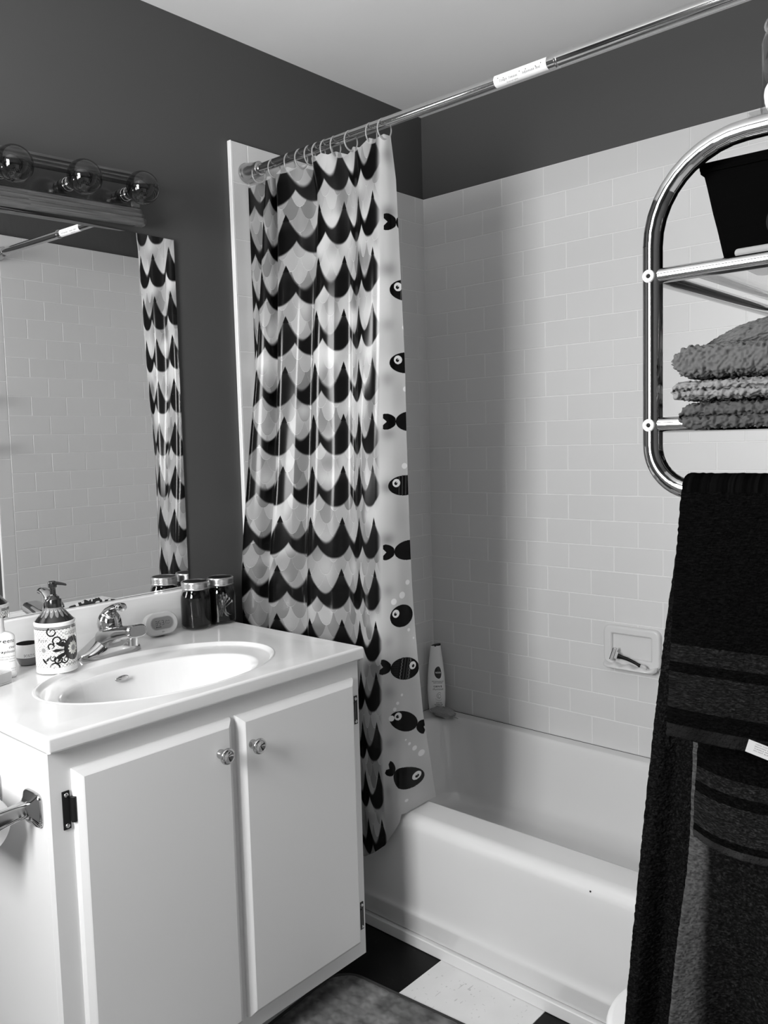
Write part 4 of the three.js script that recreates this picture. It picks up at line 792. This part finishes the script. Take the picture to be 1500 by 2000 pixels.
{ // black fabric bin, white cloth and glass jar on the shelves
  const yS = RK.up + 0.0138;
  const b = thing('storage_bin', 'black cloth storage bin standing on the upper shelf of the chrome rack', 'storage bin', [1.61, yS, 1.22], 0.05);
  const fab = phys(0.0015, 0.95, { specularIntensity: 0.04, bumpMap: terry, bumpScale: 0.001 });
  const wall = (top, bot, h, th) => { // tapered open box, rounded corners, wall thickness th
    const lp = (w, d, r, y) => { const o = []; for (const [sx, sz, a0] of [[1, 1, 0], [-1, 1, 90], [-1, -1, 180], [1, -1, 270]]) for (let k = 0; k <= 6; k++) { const a = (a0 + 15 * k) * Math.PI / 180; o.push([sx * (w - r) + r * Math.cos(a), y, sz * (d - r) + r * Math.sin(a)]); } return o; };
    const L = [lp(bot[0] - 0.02, bot[1] - 0.02, 0.005, 0.001), lp(bot[0], bot[1], 0.006, 0.001), ...[0.1, 0.3, 0.5, 0.7, 0.9, 1].map(q => lp(lerp(bot[0], top[0], q), lerp(bot[1], top[1], q), 0.007, h * q)), lp(top[0] - th, top[1] - th, 0.005, h), lp(bot[0] - th, bot[1] - th, 0.005, 0.004)];
    const n = L[0].length; return grid(n, L.length - 1, (u, v) => L[Math.round(v * (L.length - 1))][Math.round(u * n) % n].map((c, i) => c + 0.0012 * (noise(u * 60, v * 25, i) - 0.5)), null, true);
  };
  part('fabric_shell', wall([0.131, 0.085], [0.107, 0.075], 0.113, 0.004), fab, b);
  part('fabric_base', box(-0.10, 0.10, 0.0005, 0.004, -0.07, 0.07), fab, b);
  part('hem_band', wall([0.134, 0.088], [0.132, 0.0865], 0.012, 0.003).translate(0, 0.103, 0), fab, b);
  const pc = thing('pale_cloth', 'small pale folded cloth at the front corner below the black storage bin', 'cloth', [1.557, yS, 1.298]);
  part('fold', new RoundedBoxGeometry(0.07, 0.0095, 0.02, 4, 0.0045).translate(0, 0.005, 0), std(0.3, 0.95), pc);
  const du = thing('dark_pouch', 'round dark grey pouch leaning on the front of the black storage bin', 'pouch', [1.588, yS + 0.01, 1.297]);
  part('pouch_body', grid(40, 24, (u, v) => { const a = u * 2 * Math.PI, p = v * Math.PI; return [0.036 * Math.sin(p) * Math.cos(a), 0.028 + 0.0275 * Math.cos(p), 0.0085 * Math.sin(p) * Math.sin(a)]; }, null, true), phys(0.012, 0.9, { specularIntensity: 0.1 }), du);
  const c = thing('cotton_jar', 'clear glass jar of white cotton balls on top of the chrome rack', 'jar', [1.598, RK.yt + 0.0163, 1.28]);
  part('glass', lathe([[0, 0.003], [0.045, 0.003], [0.05, 0.0], [0.0525, 0.006], [0.0532, 0.02], [0.0532, 0.085], [0.05, 0.095], [0.046, 0.10], [0.048, 0.106], [0.046, 0.106]], 56), phys(0.95, 0.0, { transmission: 1, thickness: 0 }), c);
  part('lid', lathe([[0.0, 0.125], [0.008, 0.124], [0.010, 0.118], [0.007, 0.113], [0.03, 0.111], [0.05, 0.108], [0.05, 0.1065], [0, 0.1065]], 40), M.chrome, c);
  const cotton = std(0.88, 1);
  const ballG = grid(28, 18, (u, v) => { const a = u * 2 * Math.PI, p = v * Math.PI, r = 0.0228 * (0.88 + 0.2 * noise(u * 7, v * 5, 4, 7)); return [r * Math.sin(p) * Math.cos(a), r * Math.cos(p), r * Math.sin(p) * Math.sin(a)]; }, null, true);
  let first = null;
  for (let l = 0; l < 2; l++) for (let k = 0; k < 3; k++) {
    const a = k * 2.0944 + l * 0.7 + 0.9, y = RK.yt + 0.0163 + 0.029 + l * 0.0455;
    const o = first ? first.clone() : part('cotton_ball', ballG, cotton, scene);
    if (first) { o.name = numbered('cotton_ball'); scene.add(o); } else first = o;
    o.position.set(1.598 + 0.0272 * Math.cos(a), y, 1.28 + 0.0272 * Math.sin(a)); o.rotation.set(k, l, k * l);
    tag(o, 'white cotton ball inside the clear glass jar on the chrome rack', 'cotton ball', 'cotton balls in the glass jar');
  }
}
// folded washcloths on the lower shelf
function noise3(x, y, z, s) { const zi = Math.floor(z), f = z - zi, w = f * f * (3 - 2 * f); return lerp(noise(x, y, s + zi * 7), noise(x, y, s + (zi + 1) * 7), w); }
{
  const mk = (name, label, v, y0, h, xL, xR, zF, zB, s0, fold) => {
    const mat = phys(v, 0.98, { bumpMap: terry, bumpScale: 0.002, specularIntensity: 0.2 });
    const NU = 380, NV = 150, hy = h / 2, hz = (zF - zB) / 2, yc = y0 + hy, zc = (zF + zB) / 2, hx = (xR - xL) / 2;
    // cross-section outline, resampled by arc length
    const raw = [], S = 900;
    for (let k = 0; k <= S; k++) {
      const a = k / S * 2 * Math.PI, c = Math.cos(a), q = Math.sin(a);
      let Z = hz * Math.sign(c) * Math.pow(Math.abs(c), 0.16), Y = hy * Math.sign(q) * Math.pow(Math.abs(q), 0.5);
      if (fold && c > 0) Z -= 0.009 * Math.exp(-Math.pow(Y / (hy * 0.16), 2));
      raw.push([Y, Z]);
    }
    const acc = [0]; for (let k = 1; k <= S; k++) acc.push(acc[k - 1] + Math.hypot(raw[k][0] - raw[k - 1][0], raw[k][1] - raw[k - 1][1]));
    const out = []; let j = 0; for (let k = 0; k <= NU; k++) { const t = acc[S] * k / NU; while (j < S - 1 && acc[j + 1] < t) j++; const q = (t - acc[j]) / (acc[j + 1] - acc[j] || 1); out.push([lerp(raw[j][0], raw[j + 1][0], q), lerp(raw[j][1], raw[j + 1][1], q)]); }
    const g = grid(NU, NV, (u, v2) => {
      const k = Math.round(u * NU) % NU, [Y, Z] = out[k], A = out[(k + NU - 1) % NU], B = out[(k + 1) % NU];
      let ny = -(B[1] - A[1]), nz = B[0] - A[0]; const l = Math.hypot(ny, nz) || 1; ny /= l; nz /= l; if (ny * Y * hz + nz * Z * hy < 0) { ny = -ny; nz = -nz; }
      const x = lerp(xL, xR, v2), e = Math.min(x - xL, xR - x) / (0.5 * h), r = e < 1 ? Math.sqrt(Math.max(0, 1 - (1 - e) * (1 - e))) : 1;
      const p = [x, yc + Y * r, zc + Z * lerp(0.94, 1, r)];
      const d = (noise3(p[0] * 340, p[1] * 340, p[2] * 340, s0) - 0.5) * 0.0072 + (noise3(p[0] * 90, p[1] * 90, p[2] * 90, s0 + 3) - 0.5) * 0.002;
      p[1] += ny * d * 0.8; p[2] += nz * d + (noise(p[0] * 14, s0, 6) - 0.5) * 0.006; if (e < 0.6) p[0] -= d * (1 - e);
      if (p[2] < RK.z + 0.0115) p[1] = Math.max(p[1], RK.low + 0.0102);
      return p;
    }, null, true);
    return tag(part(name, g, mat, scene), label, 'washcloth', 'folded washcloths on the lower shelf');
  };
  const y = RK.low + 0.0095;
  mk('folded_washcloth', 'dark grey folded washcloth at the bottom of the stack on the chrome rack', 0.075, y - 0.0175, 0.032, 1.4745, 1.68, 1.359, 1.10, 11, true);
  mk('folded_washcloth', 'light grey folded washcloth in the middle of the stack on the chrome rack', 0.21, y + 0.0192, 0.0212, 1.466, 1.68, 1.362, 1.10, 23, true);
  mk('folded_washcloth', 'thick medium grey washcloth on top of the stack on the chrome rack', 0.105, y + 0.0455, 0.0365, 1.4675, 1.68, 1.360, 1.14, 37, false);
  // bundled towel behind the stack
  const g = grid(140, 110, (u, v) => {
    const a = u * 2 * Math.PI, x = lerp(1.452, 1.69, v), hgt = 0.003 + 0.037 * Math.pow(Math.sin(Math.PI * Math.min(0.62, v * 0.9)), 0.85) * (v > 0.93 ? Math.sqrt(Math.max(0, 1 - Math.pow((v - 0.93) / 0.07, 2))) : 1);
    const d = (noise3(x * 230, a * 14, v * 30, 4) - 0.5) * 0.004, c = Math.cos(a), q = Math.sin(a);
    return [x, y + 0.0855 + hgt * (0.5 + 0.5 * Math.sign(q) * Math.pow(Math.abs(q), 0.7)) + d * (q > 0 ? q : 0), 1.215 + (0.05 + d) * Math.sign(c) * Math.pow(Math.abs(c), 0.6) * (0.4 + 0.6 * Math.min(1, v * 4))];
  }, null, true);
  tag(part('bundled_towel', g, phys(0.12, 0.98, { bumpMap: terry, bumpScale: 0.003, specularIntensity: 0.2 }), scene), 'soft grey towel bundled on top of the folded washcloth stack', 'towel');
}
// hanging towels
const towelMap = (bands, edge) => dataTex(192, 1024, (u, v) => {
  const n = noise(u * 110, v * 420, 3, 0), m = noise(u * 190, v * 800, 8, 0); let c = 0.02;
  for (const [a, b, val, rough] of bands) if (v >= a && v < b) c = val * (rough ? 0.25 + 4.2 * Math.pow(n * m, 1.6) : 0.55 + 0.9 * noise(u * 22, 1, 4));
  if (edge) c = lerp(c, edge * (0.55 + 0.9 * n), smooth(lerp(0.11, 0.02, v) * 1.3, lerp(0.11, 0.02, v) * 0.6, u));  // light on the left edge painted into the colour, wider towards the bottom
  return Math.sqrt(clamp(c));
}, { srgb: true });
function towel(name, label, cat, o, group) {
  const { off, yEnd, yBack, th, xl, xr, z } = o, R = o.rail ?? { y: RK.yb, z: RK.z }, rb = 0.0121 + off, path = [];
  const nB = 14, nA = 18, nF = 260;
  for (let k = 0; k < nB; k++) path.push([lerp(yBack, R.y, k / nB), R.z - rb - th / 2, 0, 0]);
  for (let k = 0; k <= nA; k++) { const a = Math.PI * (1 - k / nA); path.push([R.y + (rb + th / 2) * Math.sin(a), R.z + (rb + th / 2) * Math.cos(a), 0, k / nA]); }
  for (let k = 1; k <= nF; k++) { const q = k / nF; path.push([lerp(R.y, yEnd, q), R.z + rb + th / 2, q, 1]); }
  const n = path.length - 1, NX = o.nx ?? 110, CR = 6;
  const norm = i => { const a = path[Math.max(0, i - 1)], b = path[Math.min(n, i + 1)], dy = b[0] - a[0], dz = b[1] - a[1], l = Math.hypot(dy, dz); return [dz / l, -dy / l]; };
  const loopN = 2 * NX + 2 * CR;
  const g = grid(loopN, n, (u, v) => {
    const i = Math.round(v * n), p = path[i], q = p[2], N = norm(i), k = Math.round(u * loopN) % loopN;
    let xf, t;
    if (k <= NX) { xf = k / NX; t = 1; }
    else if (k < NX + CR) { const a = Math.PI * (k - NX) / CR; xf = 1 + Math.sin(a) * th * 0.5 / 0.3; t = Math.cos(a); }
    else if (k <= 2 * NX + CR) { xf = 1 - (k - NX - CR) / NX; t = -1; }
    else { const a = Math.PI * (k - 2 * NX - CR) / CR; xf = -Math.sin(a) * th * 0.5 / 0.3; t = -Math.cos(a); }
    const x = lerp(xl(q), xr(q), xf), e = i === n || i === 0 ? 0.15 : i === n - 1 ? 0.75 : 1;
    const fz = (noise(x * 300, p[0] * 260, 5) - 0.5) * 0.0012, h = t * (th / 2) * e + fz * t;
    const dz = p[3] === 1 ? z(q, clamp(xf), x) : 0, dy = o.dy ? o.dy(q, clamp(xf)) : 0;
    const ex = (xf <= 0 || xf >= 1) ? (noise(p[0] * 240, 2, 7) - 0.5) * 0.0012 : 0;
    return [x + ex, p[0] - N[0] * h + dy * q, p[1] - N[1] * h + dz];
  }, (u, v) => { const i = Math.round(v * n), k = Math.round(u * loopN) % loopN; const xf = k <= NX ? k / NX : 1 - clamp((k - NX - CR) / NX); return [clamp(xf, 0.003, 0.997), clamp(1 - Math.max(0, path[i][2]), 0.001, 0.9985)]; }, true);
  return tag(part(name, g, o.mat, scene), label, cat, group);
}
{
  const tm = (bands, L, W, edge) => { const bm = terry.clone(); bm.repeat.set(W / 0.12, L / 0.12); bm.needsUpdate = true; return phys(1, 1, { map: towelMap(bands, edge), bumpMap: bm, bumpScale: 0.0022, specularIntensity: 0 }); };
  towel('bath_towel', 'long plain black bath towel hanging behind the shorter towels of the rack', 'towel', {
    rail: RL, off: 0.0025, th: 0.008, yEnd: 0.45, yBack: 0.75, mat: tm([[0, 1, 0.0065, true]], 0.77, 0.25),
    xl: q => 1.452 - 0.076 * Math.pow(q, 0.72), xr: q => 1.62 - 0.02 * q,
    z: (q, xf) => 0.035 * q * (1 - smooth(0.04, 0.16, xf)) - 0.002 * q,
  });
  towel('bath_towel', 'long dark grey bath towel with a lit left edge painted into its colour on the rack', 'towel', {
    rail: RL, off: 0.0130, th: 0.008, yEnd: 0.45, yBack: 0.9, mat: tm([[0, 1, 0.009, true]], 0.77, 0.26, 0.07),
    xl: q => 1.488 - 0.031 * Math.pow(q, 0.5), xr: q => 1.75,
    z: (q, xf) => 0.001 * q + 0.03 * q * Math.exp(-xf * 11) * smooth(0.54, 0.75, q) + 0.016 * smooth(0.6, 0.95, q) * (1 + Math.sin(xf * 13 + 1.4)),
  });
  const LC = RL.y - 0.79, c = y => 1 - (RL.y - y) / LC;
  towel('hand_towel', 'black striped hand towel hanging lower beneath the topmost towel', 'towel', {
    rail: RL, off: 0.0240, th: 0.008, yEnd: 0.79, yBack: 0.95,
    mat: tm([[0, 1, 0.002, true], [c(0.866), c(0.884), 0.013, true], [c(0.8105), c(0.853), 0.015, true], [0, c(0.802), 0.022, false]], LC, 0.32),
    xl: q => 1.480 + 0.004 * q * q, xr: () => 1.80,
    z: (q, xf) => 0.004 * q + 0.022 * smooth(0.6, 1, q) + 0.008 * smooth(0.55, 1, q) * Math.sin(xf * 9), dy: (q, xf) => 0.012 * Math.exp(-xf * 12) + 0.010 * xf,
  });
  const LB = RK.yb - 0.946, b = y => 1 - (RK.yb - y) / LB;
  towel('hand_towel', 'black hand towel with dark grey stripes draped in front on the rack bar', 'towel', {
    off: 0.0015, th: 0.008, yEnd: 0.946, yBack: 1.0,
    mat: tm([[0, 1, 0.0016, true], [b(1.042), b(1.064), 0.011, true], [b(0.984), b(1.029), 0.011, true], [0, b(0.964), 0.009, false]], LB, 0.38),
    xl: q => 1.4835 - 0.015 * Math.pow(q, 0.7), xr: () => 1.86,
    z: (q, xf) => 0.006 * q + 0.005 * q * Math.sin(xf * 8 + 1),
  });
  const tag1 = canvasTex(256, 128, (g, w, h) => { g.fillStyle = '#e8e8e8'; g.fillRect(0, 0, w, h); g.fillStyle = '#222'; g.font = '15px sans-serif'; ['100% COTTON', 'MACHINE WASH WARM', 'TUMBLE DRY LOW', 'DO NOT BLEACH'].forEach((s, i) => g.fillText(s, 40, 26 + i * 22)); });
  const tg = part('care_tag', new THREE.BoxGeometry(0.05, 0.0145, 0.0008), std(0.5, 0.6, { map: tag1 }), scene, null);
  tg.position.set(1.5925, 0.9575, 1.382); tg.rotation.set(-0.25, 0.15, -0.2);
  tag(tg, 'small white printed care tag hanging from the hem of the front towel', 'tag');
}

// ------------------------------------------------------------------ toilet below the rack
{
  const t = thing('toilet', 'white porcelain toilet bowl with closed lid below the hanging towels', 'toilet');
  const cx = 1.526, cz = 1.155;
  const egg = (sc, y, dx = 0) => (u) => { const a = u * 2 * Math.PI, c = Math.cos(a), s = Math.sin(a); return [cx + dx + sc * (c < 0 ? 0.236 : 0.20) * c, y, cz + sc * 0.182 * s]; };
  const stack = (rows) => grid(64, rows.length - 1, (u, v) => rows[Math.round(v * (rows.length - 1))](u), null, true);
  part('bowl', stack([egg(0.62, 0.001, 0.08), egg(0.60, 0.04, 0.08), egg(0.58, 0.12, 0.07), egg(0.66, 0.2, 0.05), egg(0.82, 0.28, 0.02), egg(0.94, 0.34), egg(0.97, 0.37), egg(0.97, 0.382), egg(0.9, 0.385), egg(0.02, 0.385)]), M.porcelain, t);
  part('seat', stack([egg(0.9, 0.3855), egg(0.985, 0.387), egg(1, 0.392), egg(0.995, 0.399), egg(0.98, 0.402), egg(0.5, 0.4025)]), M.white, t);
  part('lid', stack([egg(0.9, 0.4035), egg(0.99, 0.405), egg(1.0, 0.411), egg(0.985, 0.418), egg(0.95, 0.422), egg(0.7, 0.425), egg(0.01, 0.427)]), M.white, t);
  part('tank', rbox(1.80, 2.0, 0.385, 0.73, cz - 0.22, cz + 0.22, 0.025, 5), M.porcelain, t);
  part('tank_lid', rbox(1.79, 2.012, 0.731, 0.762, cz - 0.23, cz + 0.23, 0.012, 4), M.porcelain, t);
  part('flush_lever', merge([cyl([1.8, 0.67, cz + 0.15], [1.782, 0.67, cz + 0.15], 0.01), rbox(1.775, 1.785, 0.66, 0.674, cz + 0.08, cz + 0.155, 0.004)]), M.chrome, t);
}

// ------------------------------------------------------------------ bath mat
{
  const t = thing('bath_mat', 'dark grey waffle bath mat with bound edge on the checkered floor', 'bath mat', [0.441, 0.0008, 0.949], 0.08);
  const W = 0.80, D = 0.52, r = 0.07;
  const s = new THREE.Shape(); s.moveTo(r, 0); s.lineTo(W - r, 0); s.absarc(W - r, r, r, -Math.PI / 2, 0); s.lineTo(W, D - r); s.absarc(W - r, D - r, r, 0, Math.PI / 2); s.lineTo(r, D); s.absarc(r, D - r, r, Math.PI / 2, Math.PI); s.lineTo(0, r); s.absarc(r, r, r, Math.PI, Math.PI * 1.5);
  const dark = std(0.03, 0.95);
  part('binding', new THREE.ExtrudeGeometry(s, { depth: 0.004, bevelEnabled: true, bevelSize: 0.002, bevelThickness: 0.002, bevelSegments: 2, curveSegments: 10 }).rotateX(Math.PI / 2).translate(0, 0.0065, 0), dark, t);
  const pile = grid(150, 110, (u, v) => {
    // square to rounded rectangle
    let x = u * W, z = v * D; const inX = Math.max(r - x, x - (W - r), 0), inZ = Math.max(r - z, z - (D - r), 0), d = Math.hypot(inX, inZ);
    if (inX > 0 && inZ > 0) { const m = Math.max(inX, inZ); const k = m / d; const sx = x < r ? -1 : 1, sz = z < r ? -1 : 1; x = (sx < 0 ? r : W - r) + sx * inX * k; z = (sz < 0 ? r : D - r) + sz * inZ * k; }
    const edge = Math.min(u * W, (1 - u) * W, v * D, (1 - v) * D), e = smooth(0.004, 0.02, edge);
    const k = 0.994; x = W / 2 + (x - W / 2) * k; z = D / 2 + (z - D / 2) * k;
    const lump = Math.abs(Math.sin(x * Math.PI / 0.032)) * Math.abs(Math.sin(z * Math.PI / 0.032));
    return [x, 0.0078 + e * (0.003 + 0.0045 * lump + 0.002 * noise(x * 300, z * 300, 3)), z];
  });
  part('waffle_pile', pile, std(1, 0.95, { map: dataTex(256, 256, (u, v) => 0.22 + 0.22 * noise(u * 22, v * 15, 4) + 0.10 * noise(u * 90, v * 70, 6)) }), t);
}

scene.traverse(o => { if (o.isLight && o.shadow) o.castShadow = !o.isRectAreaLight; });
renderer.render(scene, camera);
